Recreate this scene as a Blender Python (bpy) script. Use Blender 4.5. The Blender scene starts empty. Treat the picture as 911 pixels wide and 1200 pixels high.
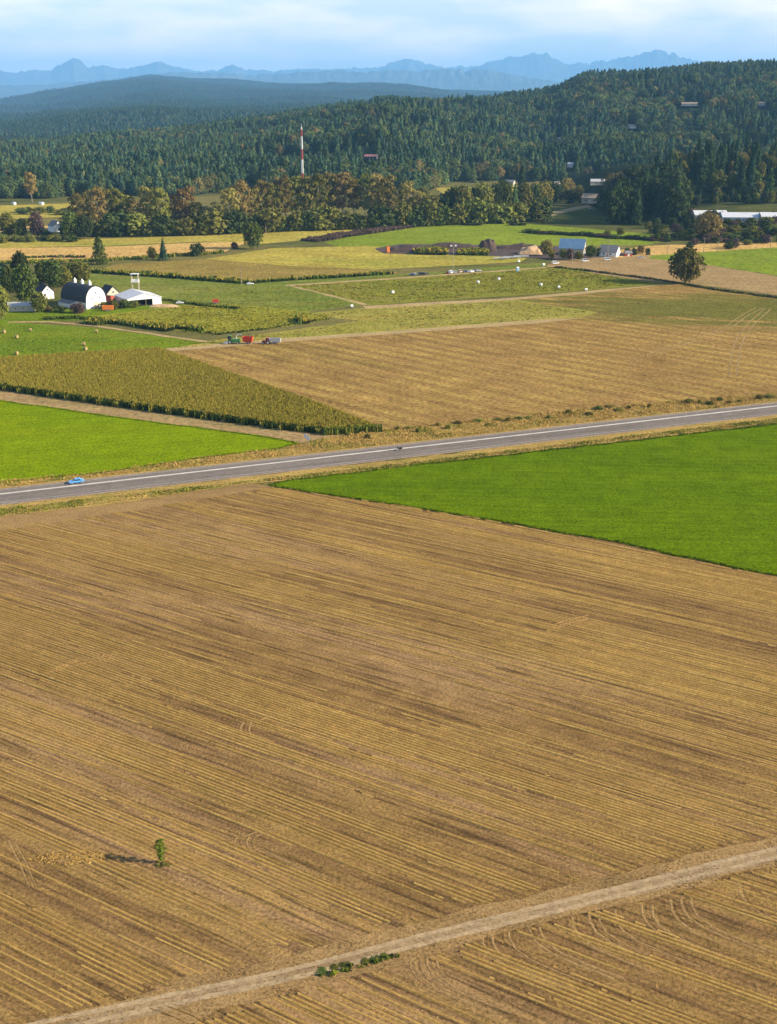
import bpy, math, random
import numpy as np
from mathutils import Vector, Matrix
from mathutils.geometry import tessellate_polygon

random.seed(7)
rng = np.random.default_rng(7)
sc = bpy.context.scene
COL = sc.collection

# ------------------------------------------------------------------ camera
H, F, CX, CY = 110.0, 1350.0, 455.5, 600.0          # height over the valley floor (m), focal length in photo pixels
PITCH = math.atan(485.0 / F)
cam = bpy.data.cameras.new("camera")
cam.sensor_fit = 'VERTICAL'; cam.sensor_height = 24.0; cam.sensor_width = 24.0
cam.lens = 24.0 * F / 1200.0
cam.clip_start = 1.0; cam.clip_end = 250000.0
camo = bpy.data.objects.new("camera", cam); COL.objects.link(camo)
camo.location = (0, 0, H); camo.rotation_euler = (math.pi / 2 - PITCH, 0, 0)
sc.camera = camo

# ------------------------------------------------------------------ light and sky
SUN_EL, SUN_AZ = math.radians(24.0), math.radians(101.0)      # azimuth from +Y towards +X
sv = Vector((math.sin(SUN_AZ) * math.cos(SUN_EL), math.cos(SUN_AZ) * math.cos(SUN_EL), math.sin(SUN_EL)))
sun = bpy.data.lights.new("sun", 'SUN'); sun.energy = 5.0; sun.angle = math.radians(0.5); sun.color = (1.0, 0.87, 0.65)
suno = bpy.data.objects.new("sun", sun); COL.objects.link(suno)
suno.rotation_euler = sv.to_track_quat('Z', 'Y').to_euler()
w = bpy.data.worlds.new("World"); sc.world = w; w.use_nodes = True
nt = w.node_tree; nt.nodes.clear()
out = nt.nodes.new('ShaderNodeOutputWorld'); bg = nt.nodes.new('ShaderNodeBackground'); bg.inputs['Strength'].default_value = 0.10
sky = nt.nodes.new('ShaderNodeTexSky'); sky.sky_type = 'NISHITA'; sky.sun_disc = False
sky.sun_elevation = SUN_EL; sky.sun_rotation = SUN_AZ; sky.altitude = 100; sky.air_density = 1.0; sky.dust_density = 0.6; sky.ozone_density = 1.6
tc = nt.nodes.new('ShaderNodeTexCoord'); mp = nt.nodes.new('ShaderNodeMapping'); mp.inputs['Scale'].default_value = (2.6, 2.6, 11.0)
nz = nt.nodes.new('ShaderNodeTexNoise'); nz.inputs['Scale'].default_value = 2.6; nz.inputs['Detail'].default_value = 7; nz.inputs['Roughness'].default_value = 0.55
cr = nt.nodes.new('ShaderNodeMapRange'); cr.inputs['From Min'].default_value = 0.40; cr.inputs['From Max'].default_value = 0.64; cr.inputs['To Min'].default_value = 0.22; cr.inputs['To Max'].default_value = 0.85
mx = nt.nodes.new('ShaderNodeMix'); mx.data_type = 'RGBA'; mx.inputs['B'].default_value = (11.5, 9.0, 7.4, 1)     # thin high cloud
nt.links.new(tc.outputs['Generated'], mp.inputs['Vector']); nt.links.new(mp.outputs[0], nz.inputs['Vector'])
sx_ = nt.nodes.new('ShaderNodeSeparateXYZ'); nt.links.new(tc.outputs['Generated'], sx_.inputs[0])      # wisps over the far mountains; veil faded out overhead to cut fill light
fd = nt.nodes.new('ShaderNodeMapRange'); fd.interpolation_type = 'SMOOTHSTEP'; fd.inputs['From Min'].default_value = 0.10; fd.inputs['From Max'].default_value = 0.42; fd.inputs['To Min'].default_value = 1.0; fd.inputs['To Max'].default_value = 0.0
nt.links.new(sx_.outputs['Z'], fd.inputs['Value']); mu_ = nt.nodes.new('ShaderNodeMath'); mu_.operation = 'MULTIPLY'
nt.links.new(nz.outputs['Fac'], cr.inputs['Value']); nt.links.new(cr.outputs[0], mu_.inputs[0]); nt.links.new(fd.outputs[0], mu_.inputs[1]); nt.links.new(mu_.outputs[0], mx.inputs['Factor'])
nt.links.new(sky.outputs[0], mx.inputs['A']); nt.links.new(mx.outputs['Result'], bg.inputs['Color']); nt.links.new(bg.outputs[0], out.inputs['Surface'])
sc.view_settings.view_transform = 'Standard'; sc.view_settings.look = 'None'; sc.view_settings.gamma = 1.0
sc.view_settings.exposure = 1.05
sc.render.engine = 'CYCLES'
sc.cycles.use_denoising = True; sc.cycles.max_bounces = 5; sc.cycles.diffuse_bounces = 2; sc.cycles.volume_bounces = 2
sc.cycles.transparent_max_bounces = 6

# ------------------------------------------------------------------ numbers: noise, terrain, pixel -> place
def sstep(a, b, x):
    t = np.clip((x - a) / (b - a), 0, 1); return t * t * (3 - 2 * t)

def vnoise(x, y, seed=0):
    x = np.asarray(x, float); y = np.asarray(y, float)
    xi = np.floor(x).astype(np.int64); yi = np.floor(y).astype(np.int64); fx = x - xi; fy = y - yi
    fx = fx * fx * (3 - 2 * fx); fy = fy * fy * (3 - 2 * fy)
    def h(i, j):
        n = (i * 374761393 + j * 668265263 + seed * 2147483647) & 0xFFFFFFFF
        n = ((n ^ (n >> 13)) * 1274126177) & 0xFFFFFFFF
        return ((n ^ (n >> 16)) & 0xFFFF) / 65535.0
    return (h(xi, yi) * (1 - fx) + h(xi + 1, yi) * fx) * (1 - fy) + (h(xi, yi + 1) * (1 - fx) + h(xi + 1, yi + 1) * fx) * fy

def fbm(x, y, seed=0, o=4):
    s = 0; a = 0.5
    for k in range(o):
        s = s + a * vnoise(np.asarray(x) * 2 ** k, np.asarray(y) * 2 ** k, seed + k); a *= 0.5
    return s

def ray(px, py):
    a, b = px - CX, -(py - CY)
    return (a, F * math.cos(PITCH) + b * math.sin(PITCH), b * math.cos(PITCH) - F * math.sin(PITCH))
def elev(px, py):                       # slope of the sight line: rise over horizontal run
    d = ray(px, py); return d[2] / math.hypot(d[0], d[1])
def az_of(px, py=150):
    d = ray(px, py); return math.atan2(d[0], d[1])
def ppm(p):                             # photo pixels per metre at a place
    return F / (p[1] * math.cos(PITCH) + (H - p[2]) * math.sin(PITCH))
def proj(X, Y, Z):
    dz = Z - H
    c = Y * math.cos(PITCH) - dz * math.sin(PITCH); u = Y * math.sin(PITCH) + dz * math.cos(PITCH)
    return CX + F * X / c, CY - F * u / c

# wooded ridge: skyline by bearing
SKY = [(-120, 166), (0, 163), (60, 160), (130, 152), (200, 147), (260, 140), (330, 130), (400, 118), (450, 112), (520, 111), (560, 111), (600, 107), (636, 103), (654, 98), (668, 90), (686, 80), (700, 79), (740, 79), (790, 75), (830, 69), (911, 68), (1050, 66)]
sk_az = np.array([az_of(x, y) for x, y in SKY]); sk_el = np.array([elev(x, y) for x, y in SKY])
def ridge_d(az): return 2650 + 500 * sstep(-0.25, 0.3, az)
def ridge_d0(az): return 1470 + 230 * sstep(0.02, 0.06, az) - 60 * sstep(0.12, 0.3, az)
def T(X, Y):
    X = np.asarray(X, float); Y = np.asarray(Y, float)
    d = np.hypot(X, Y); az = np.arctan2(X, Y)
    D1 = ridge_d(az); D0 = ridge_d0(az)
    top = H + D1 * np.interp(az, sk_az, sk_el) - 25
    t = np.clip((d - D0) / (D1 - D0), 0, 1)
    prof = (t ** 0.85) * (1 - sstep(0, 1500, d - D1))
    und = (fbm(X / 330, Y / 260, 11) - 0.47) * 110 * np.clip(top / 90, 0.15, 1) * sstep(0.02, 0.35, t) * (1 - sstep(0.8, 1.0, t))
    z = np.maximum(top, 4) * prof + und
    # bluff on the right
    bl = sstep(225, 340, X + 0.10 * (Y - 1150)) * (7 * sstep(940, 1010, Y) + 6 * sstep(1030, 1110, Y) + 22 * sstep(1170, 1290, Y)) * (1 - sstep(1500, 1700, d))
    z = np.maximum(z, 0) * (d > 1300) + bl
    return np.maximum(z, 0)
def T1(X, Y): return float(T(X, Y))
def G(px, py):                          # where the sight line through a photo pixel meets the terrain
    d = ray(px, py)
    if d[2] >= 0: raise ValueError((px, py))
    t0 = -H / d[2]
    X, Y = d[0] * t0, d[1] * t0
    if Y < 900: return Vector((X, Y, 0.0))
    ts = np.linspace(min(880 / d[1], t0 * .98), t0, 900)
    gap = (H + d[2] * ts) - T(d[0] * ts, d[1] * ts)
    k = int(np.argmax(gap <= 0.02)) if (gap <= 0.02).any() else len(ts) - 1
    t = ts[k]
    return Vector((d[0] * t, d[1] * t, T1(d[0] * t, d[1] * t)))
def at(px, py, d):                      # the terrain under bearing px at horizontal distance d
    r = ray(px, py); k = d / math.hypot(r[0], r[1]); return Vector((r[0] * k, r[1] * k, T1(r[0] * k, r[1] * k)))

# ------------------------------------------------------------------ materials
def new_mat(name):
    m = bpy.data.materials.new(name); m.use_nodes = True; t = m.node_tree
    return m, t, t.nodes['Principled BSDF']
def node(t, typ, **kw):
    n = t.nodes.new(typ)
    for k, v in kw.items():
        if hasattr(n, k): setattr(n, k, v)
        else: n.inputs[k].default_value = v
    return n
def c4(c): return (c[0], c[1], c[2], 1)
def mix(t, fac, a, b):
    m = t.nodes.new('ShaderNodeMix'); m.data_type = 'RGBA'
    for s, v in (('Factor', fac), ('A', a), ('B', b)):
        if hasattr(v, 'is_linked') or hasattr(v, 'links'): t.links.new(v, m.inputs[s])
        else: m.inputs[s].default_value = v if s == 'Factor' else c4(v)
    return m.outputs['Result']
def rng_map(t, v, a, b, c=0.0, d=1.0):
    m = node(t, 'ShaderNodeMapRange'); m.inputs['From Min'].default_value = a; m.inputs['From Max'].default_value = b
    m.inputs['To Min'].default_value = c; m.inputs['To Max'].default_value = d; t.links.new(v, m.inputs['Value']); return m.outputs[0]
def posnoise(t, scale, detail=4, stretch=None, rot=0.0, rough=0.55):
    g = node(t, 'ShaderNodeNewGeometry'); v = g.outputs['Position']
    if stretch:
        r = node(t, 'ShaderNodeVectorRotate'); r.rotation_type = 'Z_AXIS'; r.inputs['Angle'].default_value = -rot
        t.links.new(v, r.inputs['Vector']); m = node(t, 'ShaderNodeMapping'); m.inputs['Scale'].default_value = stretch
        t.links.new(r.outputs[0], m.inputs['Vector']); v = m.outputs[0]
    n = node(t, 'ShaderNodeTexNoise'); n.inputs['Scale'].default_value = scale; n.inputs['Detail'].default_value = detail; n.inputs['Roughness'].default_value = rough
    t.links.new(v, n.inputs['Vector']); return n.outputs['Fac']
def bump(t, bsdf, h, strength=0.5, dist=0.1):
    b = node(t, 'ShaderNodeBump'); b.inputs['Strength'].default_value = strength; b.inputs['Distance'].default_value = dist
    t.links.new(h, b.inputs['Height']); t.links.new(b.outputs[0], bsdf.inputs['Normal'])

def plain(name, col, rough=0.7, var=0.12, scale=1.5, metal=0.0, spec=0.3):
    m, t, b = new_mat(name)
    n = posnoise(t, scale, 5)
    dark = tuple(c * (1 - 2 * var) for c in col); light = tuple(min(1, c * (1 + var)) for c in col)
    t.links.new(mix(t, rng_map(t, n, 0.25, 0.75), dark, light), b.inputs['Base Color'])
    b.inputs['Roughness'].default_value = rough; b.inputs['Metallic'].default_value = metal; b.inputs['Specular IOR Level'].default_value = spec
    return m

def field_mat(name, a, b_, ang=0.0, patch=0.012, streak=None, c=None, camt=(0.52, 0.68), fine=1.2, rows=None, rowcol=None, bmp=0.25, sscale=1.0, grain=1.0, blob=None):
    """ground cover: two colours by patches, streaks along the drilling direction, a third colour in blotches, fine grain"""
    m, t, p = new_mat(name)
    n1 = posnoise(t, patch, 5)
    col = mix(t, rng_map(t, n1, 0.3, 0.7), a, b_)
    if c is not None:
        n3 = posnoise(t, 1.0, 4, (patch * 1.1, patch * 5, 1), ang)
        col = mix(t, rng_map(t, n3, camt[0], camt[1], 0, 0.85), col, c)
    h = None
    if streak:
        n2 = posnoise(t, 1.0, 4, (0.014 * sscale, 0.45 * sscale, 1), ang, 0.65)
        col = mix(t, rng_map(t, n2, 0.40, 0.66, 0, streak[1]), col, streak[0])
        n4 = posnoise(t, 1.0, 3, (0.05 * sscale, 1.3 * sscale, 1), ang, 0.6)
        col = mix(t, rng_map(t, n4, 0.48, 0.68, 0, streak[3] if len(streak) > 3 else 0.5), col, streak[2])
        h = n4
    if rows:
        g = node(t, 'ShaderNodeNewGeometry'); r = node(t, 'ShaderNodeVectorRotate'); r.rotation_type = 'Z_AXIS'; r.inputs['Angle'].default_value = -ang
        t.links.new(g.outputs['Position'], r.inputs['Vector'])
        wv = node(t, 'ShaderNodeTexWave'); wv.bands_direction = 'Y'; wv.inputs['Scale'].default_value = math.pi / 10 / rows; wv.inputs['Distortion'].default_value = 3.5; wv.inputs['Detail'].default_value = 2; wv.inputs['Detail Scale'].default_value = 0.15
        t.links.new(r.outputs[0], wv.inputs['Vector'])
        nb = posnoise(t, 0.03, 3)
        mm = node(t, 'ShaderNodeMath'); mm.operation = 'MULTIPLY'; t.links.new(wv.outputs['Fac'], mm.inputs[0]); t.links.new(rng_map(t, nb, 0.34, 0.62, 0.05, 0.58), mm.inputs[1])
        col = mix(t, mm.outputs[0], col, rowcol)
    if blob:                                         # a patch of its own (regrowth), ragged along the drilling direction
        bx_, by_, brx, bry, brot, bcol = blob
        g = node(t, 'ShaderNodeNewGeometry'); sb = node(t, 'ShaderNodeVectorMath'); sb.operation = 'SUBTRACT'; sb.inputs[1].default_value = (bx_, by_, 0); t.links.new(g.outputs['Position'], sb.inputs[0])
        r = node(t, 'ShaderNodeVectorRotate'); r.rotation_type = 'Z_AXIS'; r.inputs['Angle'].default_value = -brot; t.links.new(sb.outputs[0], r.inputs['Vector'])
        mu = node(t, 'ShaderNodeVectorMath'); mu.operation = 'MULTIPLY'; mu.inputs[1].default_value = (1 / brx, 1 / bry, 0); t.links.new(r.outputs[0], mu.inputs[0])
        ln = node(t, 'ShaderNodeVectorMath'); ln.operation = 'LENGTH'; t.links.new(mu.outputs[0], ln.inputs[0])
        nn = posnoise(t, 1.0, 4, (0.012, 0.10, 1), brot, 0.6); ad = node(t, 'ShaderNodeMath'); ad.operation = 'MULTIPLY_ADD'; t.links.new(nn, ad.inputs[0]); ad.inputs[1].default_value = 2.6; t.links.new(ln.outputs['Value'], ad.inputs[2])
        col = mix(t, rng_map(t, ad.outputs[0], 2.25, 1.75, 0, 0.85), col, bcol)
    nf = posnoise(t, fine, 6, rough=0.72); nm = posnoise(t, fine * 0.12, 4, rough=0.6)
    ml = node(t, 'ShaderNodeMath'); ml.operation = 'MULTIPLY'; t.links.new(rng_map(t, nf, 0.34, 0.66, 1 - .42 * grain, 1 + .45 * grain), ml.inputs[0]); t.links.new(rng_map(t, nm, 0.3, 0.7, 1 - .14 * grain, 1 + .14 * grain), ml.inputs[1])
    hsv = node(t, 'ShaderNodeHueSaturation'); t.links.new(ml.outputs[0], hsv.inputs['Value']); t.links.new(col, hsv.inputs['Color'])
    t.links.new(hsv.outputs[0], p.inputs['Base Color']); p.inputs['Roughness'].default_value = 1.0; p.inputs['Specular IOR Level'].default_value = 0.0
    bump(t, p, nf, bmp, 0.25)
    return m

def leaf_mat(name, trans=0.12):
    """foliage: the tree's own colour (object colour), varied by clump"""
    m, t, p = new_mat(name)
    oi = node(t, 'ShaderNodeObjectInfo'); tcn = node(t, 'ShaderNodeTexCoord')
    n = node(t, 'ShaderNodeTexNoise'); n.inputs['Scale'].default_value = 5.0; n.inputs['Detail'].default_value = 4; t.links.new(tcn.outputs['Object'], n.inputs['Vector'])
    hsv = node(t, 'ShaderNodeHueSaturation'); t.links.new(oi.outputs['Color'], hsv.inputs['Color'])
    v = rng_map(t, n.outputs['Fac'], 0.3, 0.7, 0.6, 1.5); r = rng_map(t, oi.outputs['Random'], 0, 1, 0.75, 1.25)
    mm = node(t, 'ShaderNodeMath'); mm.operation = 'MULTIPLY'; t.links.new(v, mm.inputs[0]); t.links.new(r, mm.inputs[1])
    t.links.new(mm.outputs[0], hsv.inputs['Value'])
    hh = rng_map(t, oi.outputs['Random'], 0, 1, 0.485, 0.515); t.links.new(hh, hsv.inputs['Hue'])
    t.links.new(hsv.outputs[0], p.inputs['Base Color']); p.inputs['Roughness'].default_value = 0.9; p.inputs['Specular IOR Level'].default_value = 0.03
    tr = node(t, 'ShaderNodeBsdfTranslucent'); t.links.new(hsv.outputs[0], tr.inputs['Color'])
    ms = node(t, 'ShaderNodeMixShader'); ms.inputs[0].default_value = trans
    t.links.new(p.outputs[0], ms.inputs[1]); t.links.new(tr.outputs[0], ms.inputs[2]); t.links.new(ms.outputs[0], t.nodes['Material Output'].inputs['Surface'])
    return m

# rows of the stubble: 58.7 degrees left of the view axis
RA = math.radians(90 + 58.7)
RD = np.array([math.cos(RA), math.sin(RA)]); RN = np.array([-math.sin(RA), math.cos(RA)])
if RN[1] < 0: RN = -RN
M = {}
RM = math.radians(90 + 46)
BLX, BLY = 185.0, 640.0                              # the green regrowth in the far stubble
M['ground'] = field_mat('valley_grass', (0.10, 0.10, 0.028), (0.20, 0.16, 0.055), c=(0.07, 0.09, 0.02), patch=0.006, fine=0.5)
M['soil'] = field_mat('stubble_soil', (0.178, 0.102, 0.040), (0.232, 0.133, 0.052), RA, 0.008, ((0.330, 0.205, 0.060), 0.75, (0.056, 0.033, 0.017), 0.82), c=(0.315, 0.188, 0.090), camt=(0.46, 0.62), fine=1.8, bmp=0.6, grain=1.15)  # dark fine streaks put the furrows' shade into the soil colour
M['straw'] = field_mat('straw_row', (0.50, 0.305, 0.086), (0.38, 0.230, 0.064), RA, 0.03, ((0.27, 0.160, 0.048), 0.65, (0.64, 0.42, 0.125), 0.45), fine=3, bmp=0.0, grain=.9)
M['headland'] = field_mat('headland_straw', (0.33, 0.205, 0.085), (0.27, 0.168, 0.068), c=(0.20, 0.125, 0.050), patch=0.03, fine=2.0, bmp=0.5)
M['track'] = field_mat('track_dust', (0.335, 0.230, 0.125), (0.29, 0.198, 0.105), c=(0.225, 0.148, 0.072), patch=0.05, fine=1.2, bmp=0.3, grain=.8)
M['green'] = field_mat('young_crop', (0.066, 0.118, 0.001), (0.155, 0.215, 0.002), RA + .5, 0.0065, ((0.056, 0.106, 0.001), 0.55, (0.15, 0.21, 0.002), 0.5), c=(0.060, 0.112, 0.001), fine=1.3, bmp=0.8, grain=1.2, rows=4.0, rowcol=(0.115, 0.172, 0.002))
M['green_light'] = field_mat('cover_crop', (0.130, 0.195, 0.001), (0.185, 0.250, 0.001), 0.3, 0.010, ((0.105, 0.168, 0.001), 0.6, (0.205, 0.26, 0.003), 0.5), c=(0.205, 0.225, 0.004), fine=1.1, bmp=0.8, grain=1.1, rows=4.0, rowcol=(0.185, 0.24, 0.003))
M['meadow'] = field_mat('meadow_grass', (0.115, 0.175, 0.007), (0.165, 0.215, 0.012), 0.2, 0.010, ((0.092, 0.142, 0.008), 0.6, (0.20, 0.22, 0.024), 0.5), fine=0.6, bmp=0.7, grain=1.1)
M['meadow_far'] = field_mat('far_meadow', (0.165, 0.215, 0.016), (0.21, 0.255, 0.024), 0.2, 0.006, ((0.13, 0.175, 0.018), 0.5, (0.22, 0.24, 0.04), 0.5), fine=0.3, bmp=0.3, sscale=0.4, grain=1.2)
M['mid_stubble'] = field_mat('mid_stubble', (0.255, 0.152, 0.048), (0.340, 0.208, 0.066), RM, 0.006, ((0.22, 0.125, 0.048), 0.7, (0.13, 0.080, 0.028), 0.70), c=(0.170, 0.138, 0.030), camt=(0.58, 0.72), fine=0.6, rows=9.5, rowcol=(0.43, 0.295, 0.078), bmp=0.4, sscale=0.5, grain=1.3, blob=(BLX, BLY, 150, 74, 2.95, (0.115, 0.118, 0.022)))
M['tan_stubble'] = field_mat('tan_stubble', (0.30, 0.195, 0.09), (0.36, 0.24, 0.11), 2.9, 0.006, ((0.24, 0.16, 0.07), 0.5, (0.33, 0.24, 0.10), 0.5), c=(0.21, 0.175, 0.06), fine=0.5, bmp=0.2, sscale=0.3)
M['ripe'] = field_mat('ripe_grain', (0.50, 0.30, 0.095), (0.56, 0.36, 0.120), 2.9, 0.004, ((0.40, 0.25, 0.085), 0.6, (0.54, 0.37, 0.14), 0.5), fine=0.3, bmp=0.2, sscale=0.25, grain=1.2)
M['yellow'] = field_mat('yellow_hay', (0.34, 0.275, 0.048), (0.42, 0.31, 0.062), 3.0, 0.005, ((0.25, 0.24, 0.04), 0.7, (0.46, 0.34, 0.085), 0.5), c=(0.20, 0.23, 0.03), fine=0.3, bmp=0.2, sscale=0.25, grain=1.2)
M['olive_brown'] = field_mat('ripening_corn', (0.235, 0.172, 0.042), (0.285, 0.195, 0.052), 3.05, 0.008, ((0.18, 0.150, 0.034), 0.7, (0.31, 0.215, 0.06), 0.5), fine=0.4, bmp=0.5, sscale=0.3, grain=1.3)
M['olive'] = field_mat('pumpkin_vines', (0.235, 0.222, 0.024), (0.29, 0.255, 0.032), 0.2, 0.012, ((0.165, 0.175, 0.020), 0.6, (0.34, 0.275, 0.048), 0.4), c=(0.18, 0.19, 0.024), fine=0.6, bmp=0.6, sscale=0.5)
M['strip'] = field_mat('squash_rows', (0.255, 0.235, 0.042), (0.33, 0.265, 0.060), 0.16, 0.010, ((0.175, 0.195, 0.030), 0.7, (0.42, 0.31, 0.085), 0.6), fine=0.7, bmp=0.4, sscale=0.4)
M['dull_green'] = field_mat('dull_green_crop', (0.135, 0.168, 0.024), (0.18, 0.195, 0.034), 0.1, 0.008, ((0.105, 0.132, 0.020), 0.7, (0.22, 0.215, 0.05), 0.5), c=(0.235, 0.21, 0.055), fine=0.4, bmp=0.4, sscale=0.3, grain=1.2)
M['patch_green'] = field_mat('pumpkin_patch', (0.165, 0.175, 0.022), (0.21, 0.205, 0.030), 2.9, 0.010, ((0.25, 0.195, 0.04), 0.5, (0.125, 0.15, 0.022), 0.5), c=(0.25, 0.19, 0.045), fine=0.6, bmp=0.5, sscale=0.3)
M['slope'] = field_mat('rough_pasture_shaded', (0.062, 0.072, 0.020), (0.095, 0.100, 0.028), c=(0.13, 0.115, 0.035), patch=0.02, fine=0.6, bmp=0.6, grain=1.3)  # dark rough grass; on the field by the bluff it stands for shadow
M['pale_path'] = field_mat('pale_path', (0.40, 0.28, 0.13), (0.36, 0.26, 0.12), patch=0.03, fine=0.8, bmp=0.2)
M['verge'] = field_mat('verge_grass', (0.40, 0.265, 0.080), (0.32, 0.215, 0.062), c=(0.19, 0.175, 0.035), patch=0.06, fine=1.2, bmp=0.6)
M['asphalt'] = field_mat('asphalt', (0.190, 0.158, 0.136), (0.215, 0.180, 0.156), 0.375, 0.02, ((0.14, 0.118, 0.102), 0.8, (0.25, 0.212, 0.18), 0.6), fine=2, bmp=0.1, grain=.6)
M['line'] = plain('pale_marking', (0.64, 0.58, 0.50), 0.6, 0.16, 0.25)
M['floor'] = field_mat('forest_floor', (0.024, 0.034, 0.016), (0.034, 0.040, 0.018), fine=0.3)
M['leaf'] = leaf_mat('leaves'); M['needle'] = leaf_mat('needles', 0.05)
def mass_mat():
    m, t, p = new_mat('forest_leaves'); at_ = node(t, 'ShaderNodeAttribute'); at_.attribute_type = 'INSTANCER'; at_.attribute_name = 'tree_colour'
    n = posnoise(t, .35, 3); hsv = node(t, 'ShaderNodeHueSaturation'); t.links.new(at_.outputs['Vector'], hsv.inputs['Color']); t.links.new(rng_map(t, n, .3, .7, .65, 1.4), hsv.inputs['Value'])
    t.links.new(hsv.outputs[0], p.inputs['Base Color']); p.inputs['Roughness'].default_value = .95; p.inputs['Specular IOR Level'].default_value = .0; return m
M['mass'] = mass_mat()
M['bark'] = plain('bark', (0.15, 0.11, 0.075), 0.9, 0.25, 2); M['pale_bark'] = plain('pale_bark', (0.36, 0.29, 0.21), 0.9, 0.2, 2)
M['white'] = plain('white_paint', (0.80, 0.79, 0.77), 0.6, 0.05, 0.7); M['grey_metal'] = plain('grey_metal', (0.46, 0.45, 0.44), 0.5, 0.1, 1)
M['dark_roof'] = plain('dark_shingle', (0.050, 0.052, 0.062), 0.8, 0.2, 1.2); M['grey_roof'] = plain('grey_shingle', (0.22, 0.21, 0.21), 0.8, 0.15, 1)
M['brown_roof'] = plain('tan_roof', (0.42, 0.31, 0.22), 0.8, 0.15, 1); M['blue_roof'] = plain('blue_metal_roof', (0.13, 0.23, 0.36), 0.45, 0.1, .5)
M['white_roof'] = plain('white_metal_roof', (0.60, 0.60, 0.62), 0.5, 0.06, .5); M['red_wall'] = plain('red_boards', (0.36, 0.07, 0.045), 0.7, 0.15, 1)
M['beige'] = plain('beige_boards', (0.55, 0.47, 0.36), 0.7, 0.08, 1); M['pink_roof'] = plain('rosy_roof', (0.45, 0.19, 0.17), 0.8, 0.1, 1)
M['glass'] = plain('dark_glass', (0.03, 0.035, 0.045), 0.15, 0.1, 1, spec=0.6); M['dark'] = plain('dark_opening', (0.03, 0.028, 0.026), 0.9, 0.1, 1)
M['tyre'] = plain('tyre_rubber', (0.025, 0.025, 0.025), 0.8, 0.1, 3); M['wood'] = plain('weathered_wood', (0.33, 0.25, 0.17), 0.85, 0.2, 2)
M['red'] = plain('red_paint', (0.55, 0.06, 0.03), 0.45, 0.1, 1); M['orange'] = plain('orange_paint', (0.72, 0.20, 0.04), 0.5, 0.1, 1)
M['farm_green'] = plain('green_paint', (0.05, 0.20, 0.05), 0.45, 0.1, 1); M['mast_red'] = plain('mast_red', (0.46, 0.09, 0.08), 0.6, 0.08, .3)
M['hay'] = plain('hay', (0.36, 0.26, 0.11), 0.95, 0.25, 3); M['wrap'] = plain('white_wrap', (0.80, 0.80, 0.78), 0.35, 0.04, 1)
M['compost'] = plain('compost', (0.085, 0.055, 0.045), 0.95, 0.25, .6); M['sawdust'] = plain('sawdust', (0.52, 0.34, 0.19), 0.95, 0.15, .6)
M['berry'] = plain('berry_canes', (0.120, 0.075, 0.058), 0.95, 0.3, 1.0); M['steel_blue'] = plain('sign_back', (0.55, 0.60, 0.68), 0.4, 0.05, 2)
M['rock'] = field_mat('mountain_forest', (0.055, 0.065, 0.040), (0.09, 0.09, 0.07), patch=0.0005, fine=0.003, bmp=0.0)
M['car_white'] = plain('white_car_paint', (0.78, 0.78, 0.77), 0.3, 0.02, 1, spec=.5)
for nme, cc in (('blue', (0.10, 0.34, 0.72)), ('black', (0.03, 0.03, 0.035)), ('silver', (0.42, 0.43, 0.45)), ('crimson', (0.42, 0.03, 0.03)), ('tan', (0.42, 0.33, 0.22)), ('navy', (0.04, 0.06, 0.14))):
    M['car_' + nme] = plain(nme + '_car_paint', cc, 0.3, 0.04, 1, spec=.5)

# ------------------------------------------------------------------ mesh helpers
def mesh_np(name, V, faces_flat, starts, totals, mats, mi=None, smooth=False):
    me = bpy.data.meshes.new(name)
    V = np.asarray(V, np.float32); nf = len(starts)
    me.vertices.add(len(V)); me.vertices.foreach_set('co', V.ravel())
    me.loops.add(len(faces_flat)); me.loops.foreach_set('vertex_index', np.asarray(faces_flat, np.int32))
    me.polygons.add(nf); me.polygons.foreach_set('loop_start', np.asarray(starts, np.int32))
    try: me.polygons.foreach_set('loop_total', np.asarray(totals, np.int32))
    except Exception: pass
    for m in mats: me.materials.append(m)
    if mi is not None: me.polygons.foreach_set('material_index', np.asarray(mi, np.int32))
    if smooth: me.polygons.foreach_set('use_smooth', np.ones(nf, bool))
    me.update(calc_edges=True); me.validate(); return me
def mesh_tris(name, V, Tn, mats, mi=None, smooth=False):
    Tn = np.asarray(Tn, np.int32); n = len(Tn); k = Tn.shape[1]
    return mesh_np(name, V, Tn.ravel(), np.arange(n) * k, np.full(n, k), mats, mi, smooth)
def link(name, me, parent=None, loc=None, rz=0.0, scale=None):
    o = bpy.data.objects.new(name, me); COL.objects.link(o)
    if loc is not None: o.location = loc
    if rz: o.rotation_euler = (0, 0, rz)
    if scale is not None: o.scale = scale
    if parent is not None: o.parent = parent
    return o
def tag(o, label=None, cat=None, group=None, kind=None):
    if label: o['label'] = label
    if cat: o['category'] = cat
    if group: o['group'] = group
    if kind: o['kind'] = kind
    return o
def empty(name, label, cat, loc, rz=0.0, group=None, scale=None):
    o = bpy.data.objects.new(name, None); COL.objects.link(o); o.location = loc; o.rotation_euler = (0, 0, rz)
    if scale is not None: o.scale = scale
    return tag(o, label, cat, group)
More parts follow.
